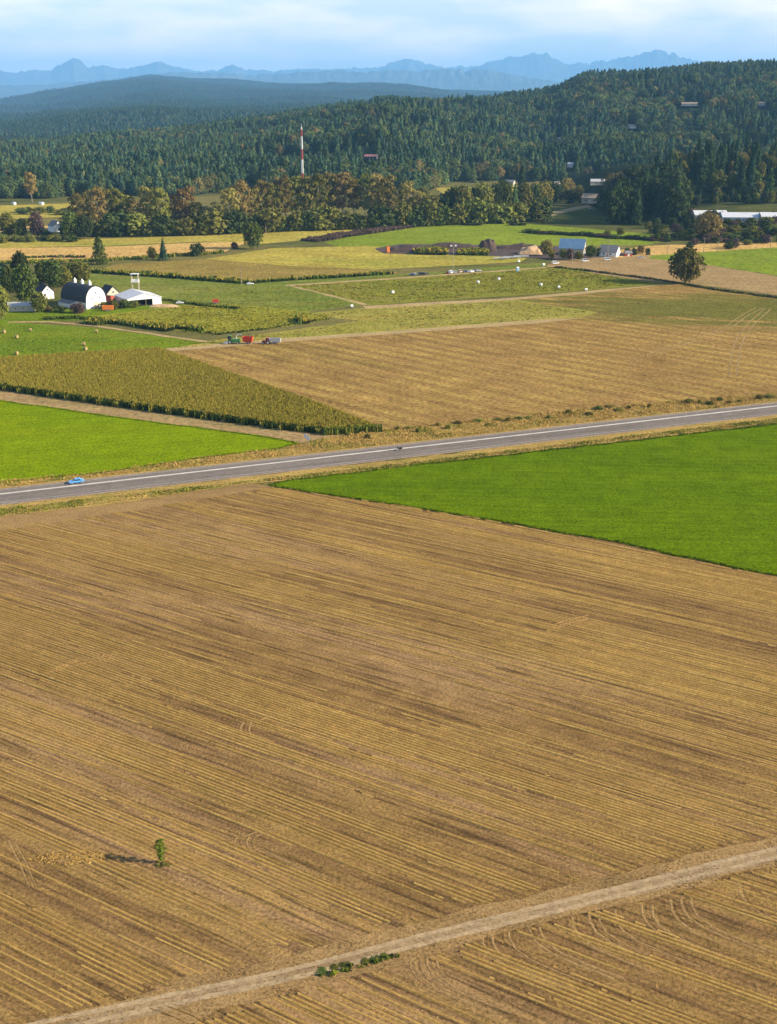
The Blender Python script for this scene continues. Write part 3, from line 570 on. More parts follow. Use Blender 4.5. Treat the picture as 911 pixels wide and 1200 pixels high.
# near corn: edge broken into bays where the planter turned
pc = []; rimp = []; notch = []
edge = ground_poly([(-220, 432), (-100, 442), (0, 457), (90, 470), (182, 483), (333, 504), (384, 509), (447, 505)])
for i in range(len(edge) - 1):
    a, b = Vector(edge[i]), Vector(edge[i + 1]); L = (b - a).length; n_ = Vector((-(b - a).y, (b - a).x)).normalized()
    m_ = max(1, int(L / 1.3))
    for k in range(m_):
        p = a.lerp(b, k / m_); s_ = (p - Vector(edge[0])).length
        if i < len(edge) - 2 and abs(math.sin(math.pi * s_ / 8.0)) > .52: rimp.append(tuple(p + n_ * (3.4 * (1 - abs(math.sin(math.pi * s_ / 8.0)) ** .8))))
        if i < len(edge) - 2 and abs(math.sin(math.pi * s_ / 8.0)) < .30: notch.append(tuple(p + n_ * .5))
        pc.append(tuple(p + n_ * (3.4 * (1 - abs(math.sin(math.pi * s_ / 8.0)) ** .8) + random.uniform(0, .6))))
pc += ground_poly([(447, 505), (360, 471), (270, 440), (187, 411), (90, 417), (0, 423), (-220, 436)])
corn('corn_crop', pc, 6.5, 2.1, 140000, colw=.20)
M['corn_rim_shade'] = field_mat('corn_rim_shade_leaf', (0.026, 0.044, 0.008), (0.040, 0.060, 0.010), patch=.05, fine=1.5, bmp=0)  # darker leaf copy, puts the shade of the corn front into colour
M['corn_tip_lit'] = field_mat('corn_row_end', (0.17, 0.175, 0.024), (0.24, 0.215, 0.034), patch=.1, fine=1.5, bmp=0)  # paler leaf copy, sunlight on the row ends put into the leaf colour
nx_ = np.array([(a + random.gauss(0, .5), b + random.gauss(-.3, .6)) for a, b in notch for _ in range(10)]); uu, vv = proj(nx_[:, 0], nx_[:, 1], 0); nx_ = nx_[uu > -50]; n = len(nx_)
tag(tufts('corn_row_ends', np.column_stack([nx_, np.zeros(n)]), rng.uniform(1.2, 2.3, n), rng.uniform(.3, .6, n), [M['corn_tip_lit']], blades=2, lean=.15, taper=.5), kind='stuff')
rx, ry = [], []
for (ax, ay) in rimp:
    for _ in range(22): rx.append(ax + random.gauss(0, .5)); ry.append(ay + random.gauss(.5, .7))
rx, ry = np.array(rx), np.array(ry); uu, vv = proj(rx, ry, 0); kk = uu > -50; rx, ry = rx[kk], ry[kk]; n = len(rx)
tag(tufts('corn_crop', np.stack([rx, ry, np.zeros(n)], 1), rng.uniform(1.6, 2.6, n), rng.uniform(.3, .6, n), [M['corn_rim_shade']], blades=2, lean=.10, taper=.6), kind='stuff')
EDGE = ground_poly([(380, 510.5), (449, 506.5), (447, 503.5), (380, 508)])
corn('corn_crop', EDGE, 6.0, 2.3, 3000, mats=[M['corn_tip_lit'], M['corn_green']])  # the sunlit front of the corner is put into these brighter leaves
def strip(name, px, wd, hgt, dens, mats, colw=.7, cap=9000):
    c = [Vector(p) for p in ground_poly(px)]; up = []; dn = []
    for i, p in enumerate(c):
        d = (c[min(i + 1, len(c) - 1)] - c[max(0, i - 1)]).normalized(); n_ = Vector((-d.y, d.x)); up.append(tuple(p + n_ * wd / 2)); dn.append(tuple(p - n_ * wd / 2))
    x, y = scatter(up + dn[::-1], dens, cap); n = len(x); wav = .65 + .6 * vnoise(x / 7, y / 7, 5)
    return tag(tufts(name, np.stack([x, y, np.zeros(n)], 1), hgt * rng.uniform(.7, 1.1, n) * wav, colw * rng.uniform(.7, 1.4, n), mats, (rng.random(n) > .5).astype(int), blades=3, lean=.15, taper=.6), kind='stuff')
CG = [M['corn_green'], M['corn']]
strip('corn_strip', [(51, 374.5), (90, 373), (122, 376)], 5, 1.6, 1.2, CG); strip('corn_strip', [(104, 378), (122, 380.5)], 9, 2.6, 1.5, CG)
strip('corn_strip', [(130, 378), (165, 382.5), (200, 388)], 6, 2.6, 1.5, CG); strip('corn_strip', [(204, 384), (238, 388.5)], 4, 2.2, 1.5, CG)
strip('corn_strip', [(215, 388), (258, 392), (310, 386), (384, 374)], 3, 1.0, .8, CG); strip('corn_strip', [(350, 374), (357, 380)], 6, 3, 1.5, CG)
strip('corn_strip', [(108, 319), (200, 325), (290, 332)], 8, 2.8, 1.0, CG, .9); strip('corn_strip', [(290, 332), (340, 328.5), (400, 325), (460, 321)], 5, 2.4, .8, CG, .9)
strip('weed_strip', [(190, 352), (215, 355), (240, 359), (280, 362)], 4, 1.4, 1.2, CG)
strip('ditch_weeds', [(650, 313.5), (700, 319), (775, 329), (840, 340), (911, 349.5), (960, 355)], 3.2, 1.2, 1.3, [M['berry'], M['corn_green']], .9)
strip('berry_row', [(362, 283), (400, 277), (450, 270), (510, 261)], 17, 2.6, 1.2, [M['berry'], M['berry']], 1.2)
strip('field_edge_weeds', [(0, 308.5), (60, 307), (130, 305), (215, 299.5), (262, 296)], 10, 1.8, .6, [M['corn_green'], M['olive']], 1.2)
strip('field_edge_weeds', [(18, 303), (60, 301.5), (100, 302)], 4, 1.6, .8, [M['berry'], M['corn_green']], 1.2)
strip('nursery_row', [(488, 297), (505, 297.3), (524, 297.5)], 16, 4.2, .9, CG, 1.6); strip('nursery_row', [(536, 298), (552, 298), (572, 298.5)], 14, 3.6, .9, CG, 1.6)
def grass(name, P, dens, hmin, hmax, wd, mats, cap=40000, split=.5):
    x, y = scatter(P, dens, cap); n = len(x)
    hh = rng.uniform(hmin, hmax, n) * (.5 + vnoise(x / 5, y / 5, 9))
    return tag(tufts(name, np.stack([x, y, np.full(n, .03)], 1), hh, wd * rng.uniform(.6, 1.5, n), mats, (vnoise(x / 6, y / 6, 14) + rng.normal(0, .2, n) > split).astype(int), blades=2, lean=.35), kind='stuff')
M['dry_grass'] = field_mat('dry_grass', (0.48, 0.32, 0.095), (0.38, 0.255, 0.075), patch=.1, fine=2, bmp=0); M['weed'] = field_mat('verge_weeds', (0.15, 0.175, 0.018), (0.20, 0.20, 0.028), patch=.1, fine=2, bmp=0)
def off_road(P): return P
VU = ground_poly([(-60, 597), (-60, 571), (0, 564), (121, 553), (242, 535), (330, 525), (384, 513), (450, 504), (560, 492), (700, 478), (911, 460), (980, 454), (980, 463), (911, 470.5), (460, 520.5), (0, 572)])
VL = ground_poly([(-60, 605), (-60, 614), (0, 605), (140, 589), (285, 567), (340, 562), (560, 536.5), (911, 496), (980, 488), (980, 483), (911, 490.5), (460, 545), (0, 597)])
grass('verge_grass', VU, 5.0, .2, .62, .26, [M['dry_grass'], M['weed']], split=.80)
grass('verge_grass', VL, 4.5, .2, .6, .32, [M['dry_grass'], M['weed']], split=.34)
grass('headland_straw', HEAD, 5, .04, .13, .2, [M['dry_grass'], M['headland']])
TW = ground_poly([(366, 1136), (400, 1126), (450, 1116), (472, 1116), (470, 1121), (450, 1128), (400, 1142), (372, 1146)])
x, y = scatter(TW, 2.5); k = ~inpoly(x, y, TRK); x, y = x[k], y[k]; n = len(x)
tag(tufts('track_weeds', np.stack([x, y, np.full(n, .02)], 1), rng.uniform(.15, .6, n), rng.uniform(.3, .7, n), [M['weed'], M['corn_green']], (rng.random(n) > .5).astype(int), blades=3), kind='stuff')
def cover(name, px, dens, h0, h1, wd, mats, cap=30000):
    x, y = scatter(ground_poly(px), dens * 1.0, 10 ** 6); k = (vnoise(x / 14, y / 9, 71) + rng.normal(0, .3, len(x))) > .38; x, y = x[k][:cap], y[k][:cap]; n = len(x)
    tag(tufts(name, np.stack([x, y, np.full(n, .08)], 1), rng.uniform(h0, h1, n) * .55, wd * .8 * rng.uniform(.6, 1.4, n), mats, (vnoise(x / 20, y / 12, 33) + rng.normal(0, .15, n) > .52).astype(int), blades=2, lean=.5, taper=.7), kind='stuff')
M['vine'] = field_mat('vine_leaves', (0.235, 0.215, 0.026), (0.29, 0.25, 0.036), patch=.05, fine=1, bmp=0); M['vine_dark'] = field_mat('dark_vine_leaves', (0.185, 0.185, 0.024), (0.215, 0.205, 0.028), patch=.05, fine=1, bmp=0); M['vine_gold'] = field_mat('golden_leaves', (0.36, 0.27, 0.06), (0.30, 0.24, 0.06), patch=.05, fine=1, bmp=0)
cover('pumpkin_vines', [(112, 372), (180, 363), (225, 358), (300, 360), (384, 369), (384, 374), (330, 383), (245, 390), (190, 385)], .9, .3, .8, 1.1, [M['vine'], M['vine_dark']])
cover('pumpkin_vines', [(345, 335), (470, 328), (560, 320), (660, 315), (765, 332), (680, 340), (435, 356)], .5, .3, .8, 1.2, [M['vine_dark'], M['vine']])
cover('squash_leaves', [(195, 410), (250, 400), (420, 378), (360, 369), (430, 363), (600, 353), (640, 358), (690, 366), (640, 374), (480, 385), (330, 396)], .6, .2, .6, 1.0, [M['vine_gold'], M['vine']])
cover('meadow_tufts', [(0, 379), (108, 385), (240, 401), (187, 410), (90, 416), (0, 422)], .8, .1, .35, .8, [M['corn_green'], M['vine']])
cover('grass_tufts', [(182, 361), (196, 346), (216, 337), (330, 336), (420, 357), (350, 365), (225, 356)], .5, .15, .45, 1.0, [M['vine_dark'], M['vine']])
# ragged rims of the crops
for P, mt, nm in ((P_GREEN, 'green', 'crop_rim'), (P_CROPL, 'green_light', 'crop_rim')):
    Q = np.array(P); d = np.roll(Q, -1, 0) - Q; L = np.hypot(d[:, 0], d[:, 1]); cum = np.concatenate([[0], np.cumsum(L)]); s_ = rng.uniform(0, cum[-1], 9000)
    i_ = np.searchsorted(cum, s_) - 1; p = Q[i_] + d[i_] * ((s_ - cum[i_]) / L[i_])[:, None] + rng.normal(0, .35, (9000, 2)); u, v = proj(p[:, 0], p[:, 1], 0); p = p[(u > -50) & (u < 961)]
    tag(tufts(nm, np.column_stack([p, np.full(len(p), .02)]), rng.uniform(.2, .5, len(p)), rng.uniform(.25, .6, len(p)), [M[mt]], blades=2), kind='stuff')
# ================================================================== TREES
GA = math.pi * (3 - math.sqrt(5))
def leaf_cloud(lobes, per, size, seed, squash=1.0):
    """irregular leaf clumps spread over and through a set of lobes: (centre, radii)"""
    r = np.random.default_rng(seed); Vs = []
    for c, rad in lobes:
        n = max(8, int(per)); d = r.normal(size=(n, 3)); d /= np.linalg.norm(d, axis=1)[:, None]
        d[:, 2] = np.where(d[:, 2] < -.55, -d[:, 2] * .6, d[:, 2])
        q = r.uniform(.72, 1.10, n)[:, None]
        p = np.array(c) + d * np.array(rad) * q
        nn = d + r.normal(0, .45, (n, 3)); nn /= np.linalg.norm(nn, axis=1)[:, None]
        t = np.cross(nn, r.normal(size=(n, 3))); t /= np.linalg.norm(t, axis=1)[:, None]; b = np.cross(nn, t)
        s = size * r.uniform(.6, 1.45, n)[:, None]; k = r.uniform(.55, 1.0, (n, 4))[..., None]
        quad = np.stack([p + t * s * k[:, 0], p + b * s * k[:, 1] * squash, p - t * s * k[:, 2], p - b * s * k[:, 3] * squash], 1)
        Vs.append(quad.reshape(-1, 3))
    V = np.concatenate(Vs); return V, np.arange(len(V)).reshape(-1, 4)
def lobes_round(seed, z0=.16, z1=1.0, rx=.5, n=18, rl=(.18, .27)):
    r = random.Random(seed); L = []; zc, hz = (z0 + z1) / 2, (z1 - z0) / 2
    for i in range(n):
        zz = 1 - 2 * (i + .5) / n; a = i * GA + r.uniform(-.5, .5); q = r.uniform(.50, .74); rr = math.sqrt(max(0, 1 - zz * zz)) * q
        s = r.uniform(*rl); L.append(((rx * rr * math.cos(a), rx * rr * math.sin(a), zc + hz * zz * .72), (s, s, s * r.uniform(.7, .95) * hz * 2)))
    L.append(((0, 0, zc), (rx * .55, rx * .55, hz * .6))); return L
def trunk_mesh(seed, h, r0, limbs, spread, mat, z0=-.03, lz=(.35, .8), n=6):
    r = random.Random(seed); m = MB(); m.tube((0, 0, z0), (r.uniform(-.01, .01), r.uniform(-.01, .01), h), r0, r0 * .35, n)
    for i in range(limbs):
        a = i * 2.4 + r.uniform(-.4, .4); z = h * r.uniform(*lz); e = spread * r.uniform(.5, .9)
        m.tube((0, 0, z), (math.cos(a) * e, math.sin(a) * e, z + e * r.uniform(.5, 1.0)), r0 * .42, r0 * .14, 5)
    return m.mesh('trunk', mat)
KIND = {}
for v in range(3):
    KIND['round', v] = (trunk_mesh(v, .5, .028, 5, .30, M['bark']), mesh_tris('crown', *leaf_cloud(lobes_round(v + 3, .05), 110, .043, v), [M['leaf']]))
    L = []
    rr = random.Random(40 + v)
    for i in range(15):
        z = .30 + .62 * i / 14; a = i * GA; q = .30 * math.sin(math.pi * min(1, (z - .16) / .86)) ** .7 * rr.uniform(.5, 1.0); s = rr.uniform(.14, .21)
        L.append(((q * math.cos(a), q * math.sin(a), z), (s, s, s * .42)))
    KIND['cotton', v] = (trunk_mesh(v + 9, .82, .020, 7, .26, M['pale_bark'], lz=(.22, .75)), mesh_tris('crown', *leaf_cloud(L, 110, .029, v + 20), [M['leaf']]))
    KIND['shrub', v] = (None, mesh_tris('crown', *leaf_cloud(lobes_round(v + 60, -.10, 1.0, .5, 14, (.22, .30)), 56, .070, v + 60), [M['leaf']]))
    rq = random.Random(300 + v); L = [((0, 0, .5), (.40, .40, .42))]
    for i in range(26):
        zz = 1 - 2 * (i + .5) / 26; a = i * GA; rr = math.sqrt(1 - zz * zz) * rq.uniform(.62, .74); r_ = rq.uniform(.13, .20)
        L.append(((.5 * rr * math.cos(a), .5 * rr * math.sin(a), .50 + .36 * zz), (r_, r_, r_ * .95)))
    KIND['dense', v] = (trunk_mesh(v + 50, .35, .035, 4, .25, M['bark']), mesh_tris('crown', *leaf_cloud(L, 85, .042, v + 120), [M['leaf']]))
    L = []
    for i in range(16):
        z = .05 + .90 * i / 15; q = .46 * (1 - z) ** .62; a = i * GA; s = max(.06, q * .62)
        L.append(((q * .42 * math.cos(a), q * .42 * math.sin(a), z), (s + .04, s + .04, .10)))
    KIND['cone', v] = (trunk_mesh(v, .3, .03, 0, 0, M['bark']), mesh_tris('crown', *leaf_cloud(L, 75, .046, v + 80), [M['leaf']]))
def conifer_mesh(seed, tiers, br, dens=1.0):
    r = random.Random(seed); V = []; Fq = []; MI = []
    def tri(a, b, c, m=0): k = len(V); V.extend([a, b, c]); Fq.append((k, k + 1, k + 2)); MI.append(m)
    n = 6
    for i in range(n):                                               # inner needle mass
        a0, a1 = 2 * math.pi * i / n, 2 * math.pi * (i + 1) / n
        tri((.34 * math.cos(a0), .34 * math.sin(a0), .10), (.34 * math.cos(a1), .34 * math.sin(a1), .10), (0, 0, .95))
    for i in range(4):                                               # trunk
        a0, a1 = 2 * math.pi * i / 4, 2 * math.pi * (i + 1) / 4
        p = [(.035 * math.cos(a0), .035 * math.sin(a0), -.03), (.035 * math.cos(a1), .035 * math.sin(a1), -.03), (.02 * math.cos(a1), .02 * math.sin(a1), .3), (.02 * math.cos(a0), .02 * math.sin(a0), .3)]
        tri(p[0], p[1], p[2], 1); tri(p[0], p[2], p[3], 1)
    for t in range(tiers):
        f = t / (tiers - 1); z = .10 + .86 * f; R = .5 * ((1 - f) ** .68) * r.uniform(.8, 1.1) + .02
        for b in range(br):
            if r.random() > dens: continue
            a = 2 * math.pi * (b + r.random() * .8) / br + t * .9; ln = R * r.uniform(.65, 1.18); wd = .55 * ln * r.uniform(.6, 1.0) + .015
            ca, sa = math.cos(a), math.sin(a); zt = z - ln * r.uniform(.10, .26); up = .035 * (1 - f) + .02
            tri((-sa * wd * .3, ca * wd * .3, z + up), (ca * ln * .72 - sa * wd * .55, sa * ln * .72 + ca * wd * .55, zt + .012), (ca * ln, sa * ln, zt - .012))
            tri((sa * wd * .3, -ca * wd * .3, z + up), (ca * ln, sa * ln, zt - .012), (ca * ln * .72 + sa * wd * .55, sa * ln * .72 - ca * wd * .55, zt + .012))
    return mesh_tris('conifer', V, Fq, [M['needle'], M['bark']], MI)
CONI = [conifer_mesh(s, 12, 8, .92) for s in range(4)]; CONI_LOW = [conifer_mesh(30 + s, 6, 5) for s in range(3)]

CLR = dict(brown=(0.170, 0.138, 0.036), rust=(0.205, 0.140, 0.042), olive=(0.135, 0.132, 0.026), green=(0.072, 0.094, 0.020), dark=(0.042, 0.056, 0.018), pale=(0.24, 0.22, 0.060),
           yellow=(0.260, 0.210, 0.030), tan=(0.240, 0.182, 0.054), conifer=(0.044, 0.072, 0.024), bluegreen=(0.040, 0.074, 0.038), grassy=(0.14, 0.15, 0.028), plum=(0.10, 0.065, 0.055), fresh=(0.120, 0.160, 0.020), oakleaf=(0.120, 0.108, 0.026))
VC = [0]
def tree(kind, name, label, p, h, wd, clr, cat='tree', group=None, parts=True):
    VC[0] += 1; v = VC[0] % 3; rz = random.uniform(0, 6.28)
    c = np.array(CLR[clr]) * random.uniform(.88, 1.14); c = (c[0], c[1], c[2], 1)
    if kind == 'conifer' and VC[0] % 4:
        o = link(name, KIND['cone', VC[0] % 3][1], None, p, rz, (wd * 1.1, wd * 1.1, h)); o.color = c; return tag(o, label, cat, group)
    if kind == 'conifer':
        o = link(name, CONI[VC[0] % 4], None, p, rz, (wd, wd, h)); o.color = c; return tag(o, label, cat, group)
    tm, cm = KIND[kind, v]
    if kind == 'shrub' or not parts:
        o = link(name, cm, None, p, rz, (wd, wd, h)); o.color = c; return tag(o, label, cat, group)
    e = empty(name, label, cat, p, rz, group, (wd, wd, h))
    link('trunk', tm, e); q = link('crown', cm, e); q.color = c
    return e
def ptree(kind, px, base, hpx, wpx, clr, label, name=None, cat='tree', group=None, parts=True):
    p = G(px, base); k = ppm(p); h = hpx / k * 1.03; wd = wpx / k
    return tree(kind, name or {'conifer': 'conifer_tree', 'shrub': 'shrub', 'cotton': 'cottonwood_tree', 'cone': 'cone_tree', 'round': 'broadleaf_tree', 'dense': 'broadleaf_tree'}[kind], label, (p.x, p.y, p.z - .05), h, wd, clr, cat, group, parts)

# ------------------------------------------------------------------ forest on the hills
HOUSES = [(808, 128, 19), (893, 124, 9), (741, 151, 8), (655, 166, 4), (669, 196, 7), (435, 187, 11), (693, 238, 16), (598, 217, 9), (705, 217, 18), (653, 219, 4)]
def hill_points(n, dmin, dmax, azm):
    d = np.sqrt(rng.uniform(dmin ** 2, dmax ** 2, n)); a = rng.uniform(-azm, azm, n); return d * np.sin(a), d * np.cos(a), d, a
X, Y, D, A = hill_points(74000, 1440, 3500, .37)
cl = fbm(X / 90, Y / 90, 101)
k = (D > ridge_d0(A) - 20 + 60 * (vnoise(A * 60, D * 0, 3) - .5)) & (D < ridge_d(A) + 180) & (rng.random(len(X)) < 2.6 * (cl - .22))
u, v = proj(X, Y, T(X, Y)); k &= (u > -40) & (u < 951)
for hx, hy, hw in HOUSES:
    hp = G(hx, hy); hd = math.hypot(hp.x, hp.y)
    k &= ~((np.abs(u - hx) < hw) & (D < hd + 20) & (D > hd - 110 - (hd - 1500) * .05))
X, Y, D, A, cl = X[k], Y[k], D[k], A[k], cl[k]; Z = T(X, Y); u, v = proj(X, Y, Z)
decid = (fbm(X / 160, Y / 120, 202) + rng.normal(0, .13, len(X))) > .54
hgt = np.where(decid, rng.uniform(12, 21, len(X)), rng.uniform(11, 25, len(X)) * (.65 + .7 * cl)); wid = np.where(decid, hgt * rng.uniform(.75, 1.05, len(X)), hgt * rng.uniform(.48, .72, len(X)))
# the 300 conifers that show largest are objects of their own; the rest is one mass
front = (~decid) & (u > 0) & (u < 911)
hit_belt = ((u > 85) & (u < 640) & (D < 1800) & (rng.random(len(X)) < .45))
score = np.where(front & ~hit_belt, hgt / D, -1); order = np.argsort(-score)[:230]
single = np.zeros(len(X), bool); single[order] = True
for i in order:
    tree('conifer', 'conifer_tree', 'dark conifer standing at the lower front edge of the wooded hill', (X[i], Y[i], Z[i] - .3), hgt[i], wid[i], 'bluegreen' if random.random() < .6 else 'conifer', group='conifers along the front of the wooded hill')
def forest(name, X, Y, Z, hgt, wid, idx, protos, rot=None):
    me = bpy.data.meshes.new(name); n = len(X); me.vertices.add(n); me.vertices.foreach_set('co', np.stack([X, Y, Z], 1).astype(np.float32).ravel())
    a = me.attributes.new('tree_scale', 'FLOAT_VECTOR', 'POINT'); a.data.foreach_set('vector', np.stack([wid, wid, hgt], 1).astype(np.float32).ravel())
    a = me.attributes.new('tree_turn', 'FLOAT_VECTOR', 'POINT'); a.data.foreach_set('vector', np.stack([rng.normal(0, .03, n), rng.normal(0, .03, n), rng.uniform(0, 6.28, n)], 1).astype(np.float32).ravel())
    a = me.attributes.new('tree_kind', 'INT', 'POINT'); a.data.foreach_set('value', idx.astype(np.int32))
    a = me.attributes.new('tree_colour', 'FLOAT_VECTOR', 'POINT'); cols = np.array([c for _, c in protos])[idx] * rng.uniform(.85, 2.05, n)[:, None]; a.data.foreach_set('vector', cols.astype(np.float32).ravel())
    pc_ = bpy.data.collections.new(name + '_kinds')
    for i, (mm, cc) in enumerate(protos):
        mm = mm.copy(); mm.materials[0] = M['mass']; ob = bpy.data.objects.new('%s_kind_%02d' % (name, i), mm); ob.color = (*cc, 1); pc_.objects.link(ob)
    ng = bpy.data.node_groups.new(name, 'GeometryNodeTree')
    ng.interface.new_socket('Geometry', in_out='INPUT', socket_type='NodeSocketGeometry'); ng.interface.new_socket('Geometry', in_out='OUTPUT', socket_type='NodeSocketGeometry')
    N = ng.nodes.new; gi, go = N('NodeGroupInput'), N('NodeGroupOutput'); mp_, ip, ci = N('GeometryNodeMeshToPoints'), N('GeometryNodeInstanceOnPoints'), N('GeometryNodeCollectionInfo')
    ci.inputs['Collection'].default_value = pc_; ci.inputs['Separate Children'].default_value = True; ci.inputs['Reset Children'].default_value = True
    ip.inputs['Pick Instance'].default_value = True
    def attr(nm, ty): q = N('GeometryNodeInputNamedAttribute'); q.data_type = ty; q.inputs['Name'].default_value = nm; return [s_ for s_ in q.outputs if s_.enabled and s_.name == 'Attribute'][0]
    K = ng.links.new
    K(gi.outputs[0], mp_.inputs['Mesh']); K(mp_.outputs[0], ip.inputs['Points']); K(ci.outputs[0], ip.inputs['Instance'])
    K(attr('tree_scale', 'FLOAT_VECTOR'), ip.inputs['Scale']); K(attr('tree_turn', 'FLOAT_VECTOR'), ip.inputs['Rotation']); K(attr('tree_kind', 'INT'), ip.inputs['Instance Index'])
    K(ip.outputs[0], go.inputs[0])
    o = link(name, me); md = o.modifiers.new('trees', 'NODES'); md.node_group = ng; return tag(o, kind='stuff')
def shade(c, f): return tuple(x * f for x in c)
R_ = KIND['round', 0][1], KIND['round', 1][1]
CO_ = [KIND['cone', v][1] for v in range(3)]
protos = [(CO_[0], (0.048, 0.078, 0.034)), (CO_[1], (0.038, 0.072, 0.042)), (CO_[2], (0.052, 0.082, 0.034)), (CO_[2], (0.070, 0.092, 0.034)), (CO_[0], (0.032, 0.058, 0.036)), (CONI[1], (0.058, 0.078, 0.034)),
          (R_[0], (0.078, 0.092, 0.028)), (R_[1], (0.105, 0.090, 0.032)), (R_[0], (0.055, 0.080, 0.028)), (R_[1], (0.130, 0.098, 0.036)), (R_[0], (0.066, 0.088, 0.030))]
m = ~single; idx = np.where(decid, rng.choice([6, 7, 8, 9, 10], len(X), p=[.26, .12, .28, .05, .29]), rng.integers(0, 6, len(X)))
forest('forest', X[m], Y[m], Z[m] - .4, hgt[m], wid[m], idx[m], protos)
D = rng.uniform(3550, 15300, 150000); A = rng.uniform(-.37, .37, 150000); X, Y = D * np.sin(A), D * np.cos(A); zf = far_z(X, Y, A, D); k = (zf > 3) & (zf > T(X, Y)) & (rng.random(len(X)) < .35 + .9 * fbm(X / 500, Y / 500, 5)); X, Y, zf = X[k], Y[k], zf[k]; n = len(X)
h_ = rng.uniform(8, 15, n); forest('distant_forest', X, Y, zf - 1, h_, h_ * 1.5, rng.integers(0, 3, n), [(CONI_LOW[0], (0.020, 0.036, 0.020)), (CONI_LOW[1], (0.028, 0.038, 0.018)), (CONI_LOW[2], (0.018, 0.036, 0.024))])
# bluff on the right: conifers and broadleaved trees one by one
BL = [(random.uniform(724, 800), random.uniform(1110, 1290), random.uniform(27, 38), 'big') for i in range(70)] + [(random.uniform(708, 732), random.uniform(1210, 1330), random.uniform(16, 26), 'big') for i in range(9)] + [(random.uniform(786, 930), random.uniform(1245, 1430), 0, 'mix') for i in range(110)] + [(random.uniform(788, 930), random.uniform(1195, 1262), random.uniform(7, 14), 'low') for i in range(46)]
nb = 0
for px, d, hh, md in BL:
    p = at(px, 200, d); nb += 1
    if md == 'big' and nb % 3 or md == 'mix' and nb % 2 or md == 'low' and nb % 5 == 0:
        hh = hh or random.uniform(20, 34); tree('conifer', 'conifer_tree', 'dark conifer on the wooded bluff behind the white-roofed sheds', (p.x, p.y, p.z - .3), hh, hh * random.uniform(.34, .46), random.choice(['conifer', 'conifer', 'bluegreen']), group='conifers on the bluff')
    else:
        hh = hh or random.uniform(13, 22); tree('round', 'broadleaf_tree', 'rounded olive tree on the wooded bluff behind the white-roofed sheds', (p.x, p.y, p.z - .3), hh, hh * random.uniform(.6, .85), 'dark' if md == 'big' else random.choice(['dark', 'green', 'dark', 'olive']) if md == 'low' else random.choice(['olive', 'green', 'brown', 'dark', 'olive']), group='broadleaved trees on the bluff', parts=False)

# ------------------------------------------------------------------ the belt of trees below the hill, one by one
def ordinal(n): return ['', 'first', 'second', 'third', 'fourth', 'fifth', 'sixth', 'seventh', 'eighth', 'ninth', 'tenth', 'eleventh', 'twelfth', 'thirteenth', 'fourteenth', 'fifteenth', 'sixteenth', 'seventeenth', 'eighteenth', 'nineteenth', 'twentieth'][n] if n <= 20 else ('twenty-' + ordinal(n - 20) if n < 30 else ('thirtieth' if n == 30 else 'thirty-' + ordinal(n - 30)))
BELT = []   # px, base, height, width, colour
for spec in [(92, 273, 44, 20, 'brown'), (104, 271, 46, 22, 'brown'), (117, 274, 56, 21, 'tan'), (128, 270, 48, 20, 'brown'), (140, 272, 54, 24, 'olive'), (152, 270, 42, 18, 'brown'), (161, 273, 38, 16, 'tan'), (176, 271, 50, 25, 'brown'), (189, 273, 54, 26, 'olive'), (205, 270, 44, 19, 'brown'), (217, 270, 50, 25, 'rust'),
             (232, 272, 36, 20, 'olive'), (243, 270, 28, 20, 'pale'), (257, 270, 32, 22, 'pale'), (270, 272, 55, 21, 'brown'), (283, 270, 58, 25, 'tan'), (298, 268, 50, 20, 'brown'), (309, 267, 58, 23, 'brown'), (321, 266, 50, 20, 'olive'), (333, 266, 56, 24, 'brown'), (347, 264, 56, 23, 'olive'), (361, 263, 54, 24, 'brown'),
             (374, 262, 56, 23, 'olive'), (388, 261, 58, 26, 'brown'), (402, 260, 58, 23, 'tan'), (415, 260, 50, 22, 'brown'), (428, 261, 53, 22, 'olive'), (440, 260, 55, 24, 'tan'), (453, 262, 54, 25, 'brown'), (466, 262, 42, 20, 'olive'), (478, 262, 52, 19, 'tan'), (492, 261, 40, 20, 'brown'), (506, 262, 34, 22, 'olive')]:
    BELT.append(spec)
cnt = {}
def side_label(px, what, mast=355):
    s = 'left' if px < mast else 'right'; key = (what, s); cnt.setdefault(key, []).append(px); return key
items = [(b, ('tan' if b[4] == 'tan' else b[4])) for b in BELT]
CW = dict(brown='brownish-green', tan='tan-crowned', olive='olive-green', rust='rust-brown', pale='pale yellow-green', green='green', dark='dark green', grassy='light green')
for s in ('left', 'right'):
    L = sorted([b for b in BELT if (b[0] < 355) == (s == 'left')], key=lambda b: abs(b[0] - 355)); tally = {}
    for b in L:
        tally[b[4]] = tally.get(b[4], 0) + 1
        ptree('cotton', b[0], b[1] - random.uniform(0, 2), b[2] * random.uniform(.86, 1.0), b[3] * random.uniform(1.3, 1.6), b[4], '%s tall cottonwood, %s of its colour %s of the striped mast' % (CW[b[4]], ordinal(tally[b[4]]), s), group='cottonwoods in the tree belt')
LOWB = []
for x in range(88, 640, 9):
    px = x + random.uniform(-3, 3); base = np.interp(px, [80, 215, 330, 440, 520, 640], [277, 276, 271, 268, 264, 259]); hp = random.uniform(12, 27); LOWB.append((px, base, hp, hp * random.uniform(.9, 1.5), random.choice(['green', 'olive', 'dark', 'grassy', 'green', 'olive'])))
for i in range(3): pass
for s in ('left', 'right'):
    L = sorted([b for b in LOWB if (b[0] < 355) == (s == 'left')], key=lambda b: abs(b[0] - 355)); tally = {}
    for b in L:
        tally[b[4]] = tally.get(b[4], 0) + 1
        ptree('shrub', *b, '%s bushy tree at the belt foot, %s of its colour %s of the mast' % (CW[b[4]], ordinal(tally[b[4]]), s), name='bushy_tree', group='bushy low trees at the foot of the belt')
